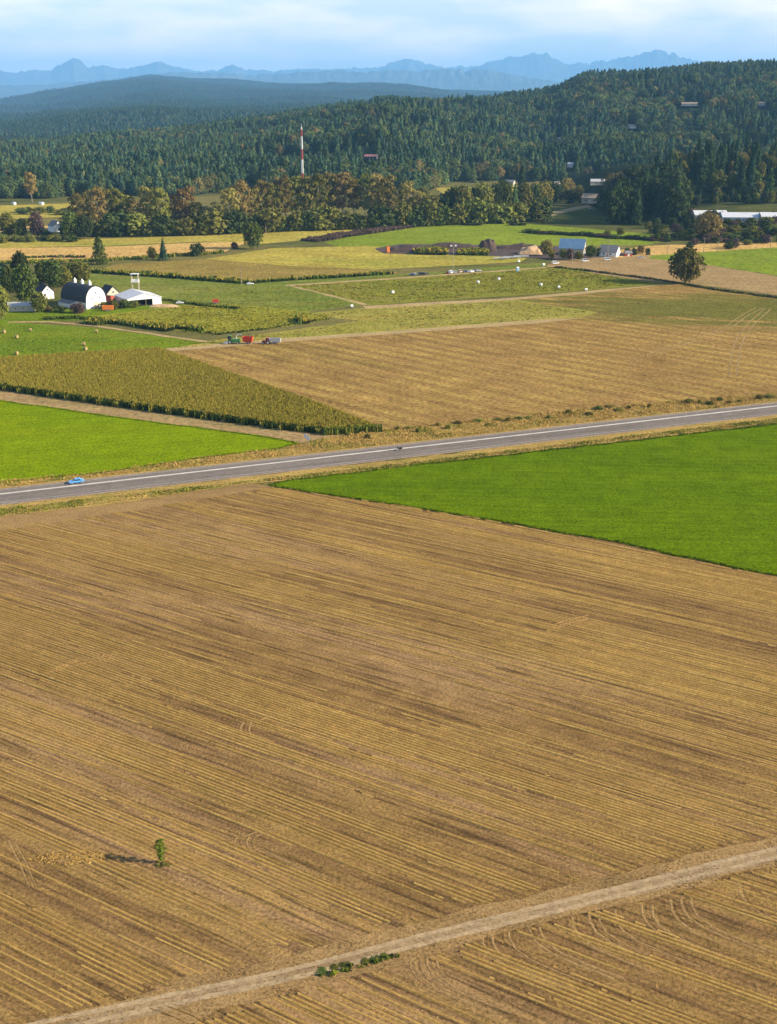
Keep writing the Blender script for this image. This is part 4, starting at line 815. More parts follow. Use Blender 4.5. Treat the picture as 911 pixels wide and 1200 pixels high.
# greener group between the belt and the farm road
GRP = [(520, 258, 30, 24, 'dark'), (531, 257, 36, 24, 'green'), (543, 258, 38, 26, 'olive'), (556, 256, 36, 24, 'green'), (566, 257, 40, 24, 'olive'), (578, 255, 36, 22, 'dark'), (590, 253, 40, 24, 'green'), (603, 251, 37, 20, 'conifer'), (614, 250, 33, 21, 'olive'), (625, 248, 30, 20, 'green'), (636, 246, 30, 22, 'brown'), (546, 262, 18, 20, 'grassy'), (568, 260, 22, 24, 'green'), (590, 258, 18, 20, 'olive'), (611, 254, 16, 18, 'grassy'), (478, 264, 18, 24, 'grassy'), (505, 262, 22, 24, 'olive'), (495, 240, 20, 18, 'olive')]
for i, b in enumerate(GRP):
    ptree('conifer' if b[4] == 'conifer' else 'round', b[0], b[1], b[2], b[3] * 1.05, b[4], '%s tree, %s from the pale farm road in the clump left of it' % (CW.get(b[4], 'dark pointed'), ordinal(len(GRP) - i)), group='trees beside the pale farm road')
GR2 = [(650, 240, 24, 20, 'dark'), (660, 239, 22, 18, 'brown'), (668, 241, 18, 16, 'dark'), (678, 236, 18, 12, 'olive'), (711, 241, 14, 14, 'dark'), (718, 238, 18, 14, 'olive'), (664, 232, 22, 18, 'tan'), (720, 228, 24, 30, 'brown'), (735, 230, 26, 30, 'rust'), (640, 232, 20, 16, 'olive'), (627, 235, 20, 14, 'tan'), (611, 236, 38, 15, 'conifer'), (728, 243, 30, 26, 'dark'), (744, 246, 34, 28, 'dark'), (760, 247, 36, 28, 'dark'), (775, 249, 38, 28, 'dark')]
for i, b in enumerate(GR2):
    ptree('conifer' if b[4] == 'conifer' else 'round', b[0], b[1], b[2], b[3] * 1.05, b[4], '%s tree near the tan-roofed hillside house, %s of its clump from the left' % (CW.get(b[4], 'dark pointed'), ordinal(sorted(q[0] for q in GR2).index(b[0]) + 1)), group='trees round the tan-roofed house')
# left middle distance and single trees
for a in [('cotton', 38, 237, 34, 22, 'rust', 'lone rusty tree with pale trunk at the foot of the wooded hill'),
          ('round', 44, 280, 30, 20, 'plum', 'dark purplish round tree left of the distant white house'), ('round', 84, 280, 30, 26, 'green', 'round green tree right of the distant white house'), ('round', 76, 281, 16, 10, 'dark', 'dark tree close against the right of the distant white house'),
          ('round', 10, 279, 28, 24, 'olive', 'olive tree far left beside the yellow field, before the hill'), ('round', 25, 280, 20, 16, 'green', 'small green tree between the olive tree and the purplish round tree'), ('round', 100, 280, 26, 22, 'dark', 'dark tree at the left end of the tall belt'),
          ('round', 55, 280, 8, 16, 'dark', 'low dark tree in front of the distant white house'),
          ('cone', 117.5, 310, 30, 25, 'green', 'dense cone-shaped green tree standing alone above the white barn'), ('conifer', 192, 305, 27, 17, 'bluegreen', 'blue-green conifer standing in the hedge line right of the cone tree'), ('round', 179, 305, 15, 11, 'olive', 'small olive tree just left of the blue-green conifer'),
          ('shrub', 231, 300, 14, 17, 'dark', 'round dark bush right of the blue-green conifer'), ('shrub', 275, 292, 8, 9, 'plum', 'small dark bush left of the domed green tree'), ('dense', 297, 292, 31, 24, 'green', 'big domed dark green tree alone in the fields below the belt'),
          ('dense', 803, 332, 41, 42, 'oakleaf', 'lone spreading dark oak in the tan field, casting a long shadow'), ('dense', 829, 281, 31, 34, 'tan', 'large ball-shaped tan tree below the white-roofed sheds'),
          ('round', 26, 340, 42, 20, 'dark', 'tallest dark tree of the farmyard, behind the low shed'), ('round', 31, 356, 44, 26, 'green', 'broad green tree between the low shed and the white house'), ('round', 4, 340, 28, 22, 'bluegreen', 'bluish tree at the far left of the farmyard'), ('round', 12, 345, 30, 16, 'green', 'slim green tree between the bluish tree and the tallest farm tree'), ('round', 2, 374, 38, 20, 'olive', 'olive tree at the left edge, left of the low shed'),
          ('round', 47, 366, 22, 18, 'grassy', 'light green bushy tree right of the low shed'), ('round', 52, 333, 26, 18, 'green', 'green tree behind the white house gable'), ('round', 64, 338, 32, 22, 'green', 'tall green tree left of the barn roof'), ('round', 75, 336, 22, 18, 'olive', 'olive tree just behind the barn roof ridge'), ('round', 84, 332, 22, 20, 'grassy', 'yellow-green tree behind the middle of the barn roof'), ('round', 96, 332, 24, 22, 'olive', 'olive-brown tree behind the barn cupolas'),
          ('shrub', 70, 366, 8, 14, 'green', 'low green shrub before the barn lean-to'), ('shrub', 92, 367, 11, 17, 'plum', 'purplish shrub in front of the barn'), ('shrub', 57, 365, 6, 10, 'brown', 'small brown shrub left of the barn'), ('shrub', 122, 362, 8, 13, 'grassy', 'grassy shrub left end of the farmyard hedge'), ('shrub', 133, 362, 10, 14, 'olive', 'olive shrub in the middle of the farmyard hedge'), ('shrub', 146, 361, 10, 14, 'green', 'green shrub of the hedge before the open shed'), ('shrub', 158, 360, 7, 12, 'grassy', 'lowest shrub right end of the farmyard hedge'),
          ('round', 640, 300, 18, 15, 'brown', 'brown leafless-looking tree left of the blue-roofed barn'), ('shrub', 647, 303, 10, 8, 'yellow', 'bright yellow bush before the blue-roofed barn'), ('round', 660, 304, 12, 10, 'olive', 'small olive tree in front of the blue-roofed barn wall'), ('round', 668, 305, 13, 10, 'plum', 'plum-brown small tree before the blue-roofed barn'), ('round', 678, 305, 10, 10, 'olive', 'small olive tree before the right end of the blue barn'), ('round', 692, 303, 15, 15, 'green', 'rounded green tree between the blue barn and the grey house'), ('shrub', 702, 300, 9, 7, 'dark', 'dark shrub at the left wall of the grey house'),
          ('shrub', 735, 299, 8, 8, 'dark', 'first dark bush right of the grey house'), ('shrub', 743, 299, 8, 8, 'dark', 'second dark bush right of the grey house'), ('shrub', 759, 299, 8, 7, 'dark', 'round dark bush beside the pale car'), ('shrub', 751, 297, 9, 9, 'rust', 'reddish bush between the dark bushes right of the grey house'),
          ('shrub', 800, 281, 11, 18, 'olive', 'olive bush left of the ball-shaped tan tree'), ('shrub', 760, 268, 8, 9, 'olive', 'small olive bush on the shaded slope edge'), ('shrub', 758, 256, 6, 6, 'tan', 'small tan bush alone on the bluff toe'), ('shrub', 712, 277, 7, 10, 'olive', 'olive bush on the hedge line above the grey house'), ('shrub', 727, 275, 8, 10, 'grassy', 'light bush on the hedge line above the grey house')]:
    if a[0] == 'round' and a[1] < 100 and a[2] > 330: a = ('dense', a[1], a[2], a[3] * 1.06, a[4] * 1.15) + a[5:]
    ptree(*a)
HB = []
for i in range(100):
    px = random.uniform(765, 915); base = random.uniform(253, 292)
    if base > 283 and px < 800: base -= 12
    HB.append((px, base))
for px, base in HB:
    ptree('shrub', px, base, random.uniform(4, 11), random.uniform(8, 18), random.choice(['dark', 'dark', 'green', 'plum', 'olive']), 'rough shrub on the overgrown slope below the white-roofed sheds', cat='shrub', group='shrubs on the overgrown slope')
for px, base in [(620 + 9 * i, 273.0 + .55 * i + random.uniform(-.7, .7)) for i in range(19)]:
    ptree('shrub', px, base, random.uniform(3, 5), random.uniform(10, 16), random.choice(['dark', 'plum', 'green']), 'hedgerow bush above the blue-roofed barn, %s from the left' % ordinal(round((px - 620) / 9) + 1), name='hedgerow_bush', cat='bush', group='hedgerow bushes above the green field')
for px in (548, 556, 602, 612, 560): ptree('shrub', px, 264, 3, 12, 'dark', 'low dark bush at the far edge of the bright green field', name='hedgerow_bush', cat='bush', group='bushes at the green field edge')
for i in range(34):
    px = random.uniform(-4, 92); ptree('shrub', px, random.choice([249, 252, 263, 282, 284]) + random.uniform(-1, 1), random.uniform(4, 8), random.uniform(9, 17), random.choice(['green', 'olive', 'dark', 'grassy']), 'low bush among the hedges left of the tree belt', name='hedgerow_bush', cat='bush', group='bushes left of the tree belt')
for i in range(46):
    t_ = i / 45; px = 384 + 530 * t_; base = float(np.interp(px, [384, 450, 560, 700, 911], [516, 509, 497, 482.5, 465])) + random.uniform(-4, 3)
    if random.random() < .4: continue
    ptree('shrub', px, base, random.uniform(2.5, 5.5), random.uniform(5, 12), random.choice(['grassy', 'brown', 'olive', 'green']), 'low weedy bush on the verge above the highway', name='verge_bush', cat='bush', group='weedy bushes along the highway verge')
for px, base in ((378, 1139), (392, 1134), (404, 1132), (428, 1127), (440, 1125), (452, 1122)):
    ptree('shrub', px, base, random.uniform(1.4, 2.6), random.uniform(11, 19), random.choice(['green', 'grassy', 'grassy', 'grassy']), 'small green weed clump on the edge of the dirt track', name='weed_clump', cat='weed', group='weed clumps beside the dirt track')
# the lone sapling in the stubble
p = G(189.5, 1012); e = empty('sapling', 'lone leafy green sapling in the stubble, casting a long thin shadow', 'sapling', (p.x, p.y, 0)); hS = 4.5
m = MB(); m.tube((0, 0, -.1), (.08, .02, 2.4), .06, .04, 6); m.tube((.08, .02, 2.4), (.02, 0, 4.2), .04, .015, 6)
for i in range(9):
    a, z = i * 2.4, .9 + i * .36; m.tube((.05, .02, z), (.05 + .42 * math.cos(a), .02 + .42 * math.sin(a), z + .35), .02, .008, 4)
m.build('trunk', M['bark'], e)
L = []
for i in range(17):
    z = .9 + 3.6 * i / 16; a = i * GA; q = (.62 if z > 2.6 else .30) * random.uniform(.4, 1.1); r_ = random.uniform(.34, .52) if z > 2.4 else random.uniform(.2, .3); L.append(((q * math.cos(a), q * math.sin(a), z), (r_, r_, r_ * .7)))
cr_ = link('crown', mesh_tris('crown', *leaf_cloud(L, 95, .10, 5), [M['leaf']]), e); cr_.color = (*CLR['fresh'], 1); e.scale = (1.12, 1.12, .9)
V_, F_ = leaf_cloud([((random.uniform(-1.2, 1.2), random.uniform(-.9, .5), .14), (.4, .4, .16)) for _ in range(9)], 14, .14, 6); cr2 = link('leafy_suckers', mesh_tris('leafy_suckers', V_, F_, [M['leaf']]), e); cr2.color = (*CLR['grassy'], 1)
# pale dead trunks along the belt
for px, b, t_, lab in ((290, 262, 237, 'tan bare snag rising left of the mast in the tree belt'), (332.5, 266, 248, 'short tan snag just left of the mast'), (409, 264, 247, 'pale white snag right of the mast'), (412.5, 263, 250, 'thinner pale snag beside the white one'), (481.6, 254, 224, 'tall pale forked snag at the right end of the belt'), (123, 268, 248, 'thin white snag in front of the left cottonwoods')):
    p = G(px, b); k = ppm(p); hh = (b - t_) / k; e = empty('dead_tree', lab, 'dead tree', (p.x, p.y, p.z)); m = MB(); m.tube((0, 0, -.2), (.3, 0, hh * .6), .55, .38, 7); m.tube((.3, 0, hh * .6), (-.2, .2, hh), .38, .12, 7); m.build('trunk', M['pale_bark'], e)
    m = MB(); m.tube((.2, 0, hh * .5), (1.5, .3, hh * .8), .2, .06, 5); m.tube((.25, 0, hh * .62), (-1.4, -.2, hh * .9), .18, .05, 5); m.build('branch', M['pale_bark'], e)
# ================================================================== BUILDINGS AND OBJECTS
def roof_prof(W, h, r, over=.4, th=.3):
    s = r / (W / 2); d = over * s
    return [(-W / 2 - over, h - d), (0, h + r), (W / 2 + over, h - d), (W / 2 + over, h - d + th), (0, h + r + th), (-W / 2 - over, h - d + th)]
def window(parent, x, y, z, w_, h_, face):      # face: which side of the wall it sits in: +x -x +y -y
    f = MB(); q = MB(); ax = face[1]; s = 1 if face[0] == '+' else -1
    def bx(m, c, d): m.box((x + (s * c[2] if ax == 'x' else c[0]), y + (c[0] if ax == 'x' else s * c[2]), z + c[1]), (d[2], d[0], d[1]) if ax == 'x' else (d[0], d[2], d[1]))
    for c, d in (((0, h_ / 2, .03), (w_ + .24, .12, .14)), ((0, -h_ / 2, .03), (w_ + .24, .12, .14)), ((-w_ / 2, 0, .03), (.12, h_ - .12, .14)), ((w_ / 2, 0, .03), (.12, h_ - .12, .14))): bx(f, c, d)
    fo = f.build('window', M['white'], parent); bx(q, (0, 0, .012), (w_ - .12, h_ - .12, .05)); q.build('pane', M['glass'], fo)
def door(parent, x, y, z0, w_, h_, face, mat):
    m = MB(); s = 1 if face[0] == '+' else -1
    m.box((x + s * .03 if face[1] == 'x' else x, y + s * .03 if face[1] == 'y' else y, z0 + h_ / 2), (.14, w_, h_) if face[1] == 'x' else (w_, .14, h_)); d = m.build('door', mat, parent)
    m = MB(); m.box((x + s * .13 if face[1] == 'x' else x + w_ * .35, y + s * .13 if face[1] == 'y' else y + w_ * .35, z0 + h_ * .48), (.08, .08, .3)); m.build('handle', M['grey_metal'], d)
def gable_house(name, label, cat, p, rz, L, W, h, r, wall, roof, wins=(), doors=(), chim=False, group=None, over=.4):
    e = empty(name, label, cat, (p[0], p[1], p[2]), rz, group)
    m = MB(); m.prism([(-W / 2, -.6), (W / 2, -.6), (W / 2, h), (0, h + r), (-W / 2, h)], -L / 2, L / 2, 'x'); m.build('wall', wall, e)
    m = MB(); m.prism(roof_prof(W, h + .02, r, over), -L / 2 - over, L / 2 + over, 'x'); ro = m.build('roof', roof, e)
    if chim: m = MB(); m.box((-L * .2, W * .1, h + r + .3), (.8, .8, 2.0)); m.build('chimney', M['red_wall'], ro)
    for a in wins: window(e, *a)
    for a in doors: door(e, *a)
    return e
# --- white arched barn
p = G(99, 358); B = empty('barn', 'big white barn with dark arched roof and three white cupolas', 'barn', p, math.radians(-42)); Lb, Wb, hb = 24.0, 13.0, 3.4
ap = [(Wb / 2 * math.cos(a) * (1 if abs(math.cos(a)) > .05 else 0), hb + 8.4 * math.sin(a) ** .92) for a in [math.pi * i / 14 for i in range(15)]]
m = MB(); m.prism([(-Wb / 2, -.5), (Wb / 2, -.5)] + ap, -Lb / 2, Lb / 2, 'x'); m.build('wall', M['white'], B)
def off(P, d): return [(x * (1 + d / (Wb / 2)), z + d * (.4 if i in (0, len(P) - 1) else 1)) for i, (x, z) in enumerate(P)]
outp, inp = off(ap, .42), off(ap, .04)
m = MB()
for i in range(len(ap) - 1): m.prism([inp[i], inp[i + 1], outp[i + 1], outp[i]], -Lb / 2 - .15, Lb / 2 + .15, 'x')
rf = m.build('roof', M['dark_roof'], B)
for k in (-1, 0, 1):
    m = MB(); x0 = k * 7.2; zt = hb + 8.6; m.box((x0, 0, zt + .8), (1.3, 1.3, 1.7)); m.tube((x0, 0, zt + 1.65), (x0, 0, zt + 3.0), .95, .05, 8); m.build('cupola', M['white'], rf)
door(B, Lb / 2, 0, 0, 3.6, 3.4, '+x', M['beige']); window(B, Lb / 2, 0, 8.4, .9, 1.0, '+x'); window(B, Lb / 2, -2.4, 5.6, .8, .9, '+x'); window(B, Lb / 2, 2.4, 5.6, .8, .9, '+x')
for k in range(5): window(B, -9.6 + 4.8 * k, -Wb / 2, 2.0, 1.2, 1.0, '-y')
m = MB(); m.prism([(-Wb / 2 - 3.4, -.4), (-Wb / 2 - .03, -.4), (-Wb / 2 - .03, 3.3), (-Wb / 2 - 3.4, 2.3)], -10.5, 1.5, 'x'); m.build('lean_to', M['white'], B)
m = MB(); m.prism([(-Wb / 2 - 3.8, 2.25), (-Wb / 2 - .46, 3.30), (-Wb / 2 - .46, 3.5), (-Wb / 2 - 3.8, 2.45)], -10.8, 1.8, 'x'); m.build('lean_to_roof', M['grey_roof'], B)
# --- open white machine shed
p = G(165, 357); S = empty('machine_shed', 'wide white machine shed, its gable end open and dark inside', 'shed', (p.x - 2, p.y + 4, 0), math.radians(-58)); Ls, Ws, hs, rs = 19.0, 20.0, 4.2, 2.6
m = MB()
for y_ in (-Ws / 2, Ws / 2): m.box((0, y_, hs / 2 - .2), (Ls, .3, hs + .4))
m.box((-Ls / 2, 0, hs / 2 - .2), (.3, Ws - .4, hs + .4)); m.prism([(-Ws / 2, hs), (Ws / 2, hs), (0, hs + rs)], -Ls / 2, -Ls / 2 + .3, 'x'); m.prism([(-Ws / 2, hs - .5), (Ws / 2, hs - .5), (Ws / 2, hs), (0, hs + rs), (-Ws / 2, hs)], Ls / 2 - .2, Ls / 2 + .05, 'x')
m.box((Ls / 2 - .05, Ws / 2 - 2.6, hs / 2 - .5), (.26, 5.0, hs - .04)); m.box((Ls / 2 - .05, -Ws / 2 + .6, hs / 2 - .5), (.26, 1.0, hs - .04)); m.build('wall', M['white'], S)
m = MB(); m.prism(roof_prof(Ws, hs + .05, rs, .5, .25), -Ls / 2 - .4, Ls / 2 + .4, 'x'); m.build('roof', M['white_roof'], S)
m = MB(); m.box((0, 0, .12), (Ls - 1, Ws - 1, .1)); m.build('floor_slab', M['dark'], S)  # near-black floor puts the open shed's inner shade into colour
for k in range(2): m = MB(); m.tube((Ls / 2 - .1, -4 + 5 * k, -.2), (Ls / 2 - .1, -4 + 5 * k, hs - .5), .15, .15, 8); m.build('post', M['wood'], S)
# --- houses of the left farm
p = G(127, 353); gable_house('farmhouse', 'small house with dark roof and red lower wall, right of the white barn', 'house', (p.x, p.y + 5, 0), math.radians(-50), 9, 7.5, 4.6, 3.6, M['beige'], M['dark_roof'], [(4.5, 0, 5.0, 1.1, 1.3, '+x'), (-2, -3.75, 2.6, 1.2, 1.2, '-y'), (2, -3.75, 2.6, 1.2, 1.2, '-y')], [(4.5, 1.6, 0, 1.1, 2.1, '+x', M['red'])], False)
m = MB(); e = empty('red_lean_shed', 'low red shed between the barn and the white machine shed', 'shed', G(124, 356), math.radians(-20)); m.prism([(-2, -.3), (2, -.3), (2, 4.4), (-2, 5.0)], -5, 5, 'x'); m.build('wall', M['red_wall'], e); m = MB(); m.prism([(-2.3, 5.1), (2.3, 4.4), (2.3, 4.6), (-2.3, 5.3)], -5.3, 5.3, 'x'); m.build('roof', M['grey_roof'], e); door(e, 1, -2, 0, 2.2, 2.1, '-y', M['white'])
p = G(50, 350); gable_house('farmhouse', 'white gabled house among the trees left of the barn', 'house', (p.x, p.y + 3, 0), math.radians(-48), 11, 7.5, 4.2, 3.6, M['white'], M['dark_roof'], [(5.5, -1.6, 2.6, 1.0, 1.4, '+x'), (5.5, 0, 5.6, .9, 1.1, '+x'), (-2, -3.75, 2.6, 1, 1.2, '-y')], [(5.5, 1.7, 0, 1.1, 2.1, '+x', M['beige'])], False)
p = G(25, 365); gable_house('shed', 'low long shed with pale metal roof at the far left of the farm', 'shed', (p.x, p.y + 3, 0), math.radians(4), 14.5, 6.5, 3.0, 1.5, M['beige'], M['grey_metal'], [(-3, -3.25, 1.8, 1, .9, '-y'), (1, -3.25, 1.8, 1, .9, '-y')], [(5, -3.25, 0, 2.2, 2.2, '-y', M['grey_metal'])])
# --- timber tower beside the machine shed
p = G(157, 349); e = empty('platform_tower', 'tall pale timber tower with a railed platform behind the machine shed', 'tower', (p.x, p.y + 7, 0)); hT = 12.8
for sx in (-1.9, 1.9):
    for sy in (-1.2, 1.2): m = MB(); m.tube((sx, sy, -.3), (sx, sy, hT), .19, .17, 8); m.build('leg', M['beige'], e)
for z in (hT - 4.6,): m = MB(); m.box((0, 0, z), (4.6, 3.2, .3)); m.build('platform', M['white'], e)
for z in (hT - 3.4, hT - 4.0): m = MB(); m.box((0, -1.36, z), (4.3, .08, .42)); m.box((0, 1.36, z), (4.3, .08, .42)); m.box((-2.06, 0, z), (.08, 2.6, .42)); m.box((2.06, 0, z), (.08, 2.6, .42)); m.build('rail', M['white'], e)
m = MB(); m.box((0, 0, hT + .12), (4.8, 3.4, .22)); m.build('top_frame', M['white'], e)
m = MB(); m.tube((-1.9, -1.36, 1), (1.9, -1.36, 6), .07, .07, 5); m.tube((1.9, -1.36, 1), (-1.9, -1.36, 6), .07, .07, 5); m.build('brace', M['wood'], e)
# --- distant white house on the left
p = G(66, 271); gable_house('farmhouse', 'white house far left between dark trees below the hill', 'house', p, math.radians(-50), 12, 9, 5, 4, M['white'], M['grey_roof'], [(6, 0, 3, 1.2, 1.4, '+x'), (6, 0, 6.4, 1.0, 1.0, '+x'), (0, -4.5, 3, 1.2, 1.4, '-y')], [(6, 2.5, 0, 1.2, 2.2, '+x', M['beige'])])
for px, py in ((17, 240), (49, 240)): q = G(px, py); gable_house('shed', 'tiny pale shed at the hill foot, %s of the rusty lone tree' % ('left' if px < 38 else 'right'), 'shed', q, math.radians(-35), 5 if px > 38 else 3, 3, 2, 1, M['white'], M['white_roof'], [], [(1.5 if px < 38 else 2.5, 0, 0, 1.2, 1.8, '+x', M['grey_metal'])])
# --- blue-roofed barn and grey house on the right farm
p = G(672, 299); k = ppm(p); Lq = 29 / k; gable_house('barn', 'barn with a steep blue metal roof and tan gable end', 'barn', (p.x, p.y + 5, 0), math.radians(-17), Lq, 13, 5.0, 6.2, M['beige'], M['blue_roof'], [(Lq / 2, 0, 7.4, 1.4, 1.4, '+x')], [(Lq / 2, 0, 0, 3.2, 3.4, '+x', M['white']), (0, -6.5, 0, 3.4, 3.6, '-y', M['dark'])])
p = G(716, 301); gable_house('farmhouse', 'house with weathered grey roof right of the blue-roofed barn', 'house', (p.x, p.y + 5, 0), math.radians(-28), 13, 10, 3.4, 4.4, M['white'], M['grey_roof'], [(6.5, -2, 1.9, 1.2, 1.3, '+x'), (6.5, 0, 5.4, 1, 1, '+x'), (-3, -5, 1.9, 1.3, 1.3, '-y'), (2, -5, 1.9, 1.3, 1.3, '-y')], [(0, -5, 0, 1.1, 2.1, '-y', M['red'])], False)
p = G(736, 300); gable_house('shed', 'little red shed among dark bushes right of the grey house', 'shed', p, 0.1, 5, 4, 2.2, 1.4, M['red_wall'], M['grey_roof'], [], [(0, -2, 0, 1.4, 1.9, '-y', M['white'])])
# --- long white-roofed sheds on the bluff
for px, base, wpx, dep, h, rz, wallm, roofm, lab, nw in ((833, 257, 38, 14, 4.0, .03, 'beige', 'white_roof', 'long low shed with pale roof, left end of the white-roofed row', 5), (871, 261, 47, 20, 5.0, -.10, 'steel_blue', 'white_roof', 'largest white-roofed shed with bluish shaded wall, middle of the row', 7), (905, 261, 24, 14, 5.0, -.06, 'white', 'white_roof', 'white shed at the right end of the row by the frame edge', 3)):  # the middle shed's shade is put into its bluish wall colour
    p = G(px, base); k = ppm(p); L = wpx / k; gable_house('long_shed', lab, 'shed', (p.x, p.y + 6, p.z), rz, L, dep, h, 3.2, M[wallm], M[roofm], [(-L / 2 + L * (i + .5) / nw, -dep / 2, h * .55, 2.2, 1.3, '-y') for i in range(nw)], [(L / 2, 0, 0, 3, 3.2, '+x', M['grey_metal'])], over=.7)
p = G(889, 263); gable_house('shed', 'small reddish shed below the gap between the white-roofed sheds', 'shed', p, -.1, 9, 6, 2.8, 1.6, M['red_wall'], M['brown_roof'], [(-2, -3, 1.6, 1, 1, '-y')], [(2, -3, 0, 1.2, 2, '-y', M['white'])])
# --- houses on the wooded hill
HL = {808: ('wide tan-roofed house high on the wooded hill', 34, 13, 'beige', 'brown_roof'), 893: ('pinkish house high on the hill near the right edge', 15, 13, 'white', 'brown_roof'), 741: ('small pale house halfway up the wooded hill', 17, 10, 'white', 'brown_roof'), 655: ('tiny white cabin deep in the wooded hill', 7, 6, 'white', 'white_roof'),
      669: ('white house in the woods above the tan-roofed house', 10, 8, 'white', 'white_roof'), 435: ('rose-roofed house in the woods right of the mast', 22, 10, 'dark_roof', 'pink_roof'), 693: ('tan-roofed house sunlit on the lower hillside', 19, 12, 'beige', 'brown_roof'), 598: ('grey roofed house behind the belt top, left of the pointed conifer', 14, 10, 'beige', 'grey_roof'), 705: ('long low greyish building above the tan-roofed house', 30, 10, 'beige', 'grey_metal'), 653: ('small white-walled house left of the tan-roofed house', 7, 7, 'white', 'brown_roof')}
for hx, hy, hw in HOUSES:
    lab, L, W, wl, rf_ = HL[hx]; p = G(hx, hy); sc_ = 1.0; rz = math.radians(-25 if hx != 705 else -4)
    hh_ = gable_house('hill_house', lab, 'house', (p.x, p.y, p.z + .5), rz, L * .85, W * .8, 3.6, 2.6, M[wl], M[rf_], [(-L * .21, -W * .4, 2, 1.6, 1.4, '-y'), (L * .21, -W * .4, 2, 1.6, 1.4, '-y'), (L * .425, 0, 2.2, 1.4, 1.4, '+x')], [(0, -W * .4, 0, 1.4, 2.3, '-y', M['white'])], group=None)
    if hx == 693: hh_.scale = (1.15, 1.3, 1.5)
# --- red and white mast
p = G(355.5, 238); p = at(355.5, 238, 1440); k = ppm(p); Mh = H + 1440 * elev(354.5, 149) - p.z; e = empty('radio_mast', 'tall lattice radio mast in red and white bands above the trees', 'radio mast', (p.x, p.y, p.z))
ys = [149, 152, 160, 175, 187, 203, 215, 232, 250]; zz = [H + 1440 * elev(355, y) - p.z for y in ys]; zz[-1] = -.5
for i in range(8):
    z1, z0 = zz[i], max(zz[i + 1], -.5); m = MB(); mat = M['white'] if i in (0, 2, 4, 6) else M['mast_red']; R = lambda z: .85 + .75 * (1 - z / Mh)
    c = [(math.cos(a), math.sin(a)) for a in (.5, .5 + math.pi / 2, .5 + math.pi, .5 + 1.5 * math.pi)]
    for q in c: m.tube((q[0] * R(z0), q[1] * R(z0), z0), (q[0] * R(z1), q[1] * R(z1), z1), .22, .22, 5)
    n = max(1, int((z1 - z0) / 2.4))
    for s_ in range(n):
        a, b = z0 + (z1 - z0) * s_ / n, z0 + (z1 - z0) * (s_ + 1) / n
        for w2 in range(4):
            q, r2 = c[w2], c[(w2 + 1) % 4]; m.tube((q[0] * R(a), q[1] * R(a), a), (r2[0] * R(b), r2[1] * R(b), b), .13, .13, 4, False); m.tube((r2[0] * R(a), r2[1] * R(a), a), (q[0] * R(b), q[1] * R(b), b), .13, .13, 4, False); m.tube((q[0] * R(b), q[1] * R(b), b - .05), (r2[0] * R(b), r2[1] * R(b), b - .05), .14, .14, 4, False)
    m.build('mast_section', mat, e)
m = MB(); m.tube((0, 0, zz[0] - .1), (0, 0, zz[0] + 4), .25, .12, 6); m.build('antenna', M['white'], e)
# --- poles
def pole(px, base, top, label, arm=True, lamp=False):
    p = G(px, base); k = ppm(p); h = (base - top) / k * 1.02; e = empty('light_pole' if lamp else 'utility_pole', label, 'light pole' if lamp else 'utility pole', (p.x, p.y, p.z)); m = MB(); m.tube((0, 0, -.4), (0, 0, h), .22, .15, 8); m.build('pole', M['wood' if not lamp else 'pale_bark'], e)
    if arm: m = MB(); m.box((0, 0, h - .9), (2.6, .16, .2)); a = m.build('crossarm', M['wood'], e); [(lambda q: (q.tube((x_, 0, h - .8), (x_, 0, h - .5), .08, .05, 6), q.build('insulator', M['grey_metal'], a)))(MB()) for x_ in (-1.1, 0.55, 1.1)]
    if lamp:
        m = MB(); m.box((0, 0, h - .3), (3.6, .2, .2)); a = m.build('crossarm', M['grey_metal'], e)
        for x_ in (-1.5, 1.5): q = MB(); q.box((x_, -.3, h), (1.3, .9, .9)); q.build('floodlight', M['white'], a)
pole(531, 318, 289, 'tall floodlight pole above the row of parked cars', False, True)
pole(283, 334, 314, 'dark utility pole by the farm lane left of centre'); pole(824.5, 297, 279, 'utility pole beside the ball-shaped tan tree'); pole(840.5, 297, 283, 'paler utility pole right of the ball-shaped tan tree'); pole(782, 298, 285, 'utility pole left of the spreading oak'); pole(712, 304, 281, 'utility pole in front of the grey-roofed house'); pole(903, 291, 278, 'utility pole at the far right below the sheds'); pole(670.5, 308, 296, 'short pole in front of the blue-roofed barn', False)
pole(312, 276, 264, 'short white pole by the big domed tree', False); pole(152, 277, 270, 'short white pole in front of the left cottonwoods', False)
# --- road sign
p = G(360.5, 523); e = empty('road_sign', 'pale blue-grey double road sign on posts by the corn corner', 'road sign', (p.x, p.y, 0), -.5)
for x_ in (-.55, .55): m = MB(); m.tube((x_, 0, -.2), (x_, 0, 4.3), .07, .07, 6); m.build('post', M['wood'], e)
for x_, z_ in ((-.55, 3.5), (.6, 2.9)): m = MB(); m.box((x_, -.12, z_), (1.0, .06, 1.4)); m.build('sign_panel', M['steel_blue'], e)

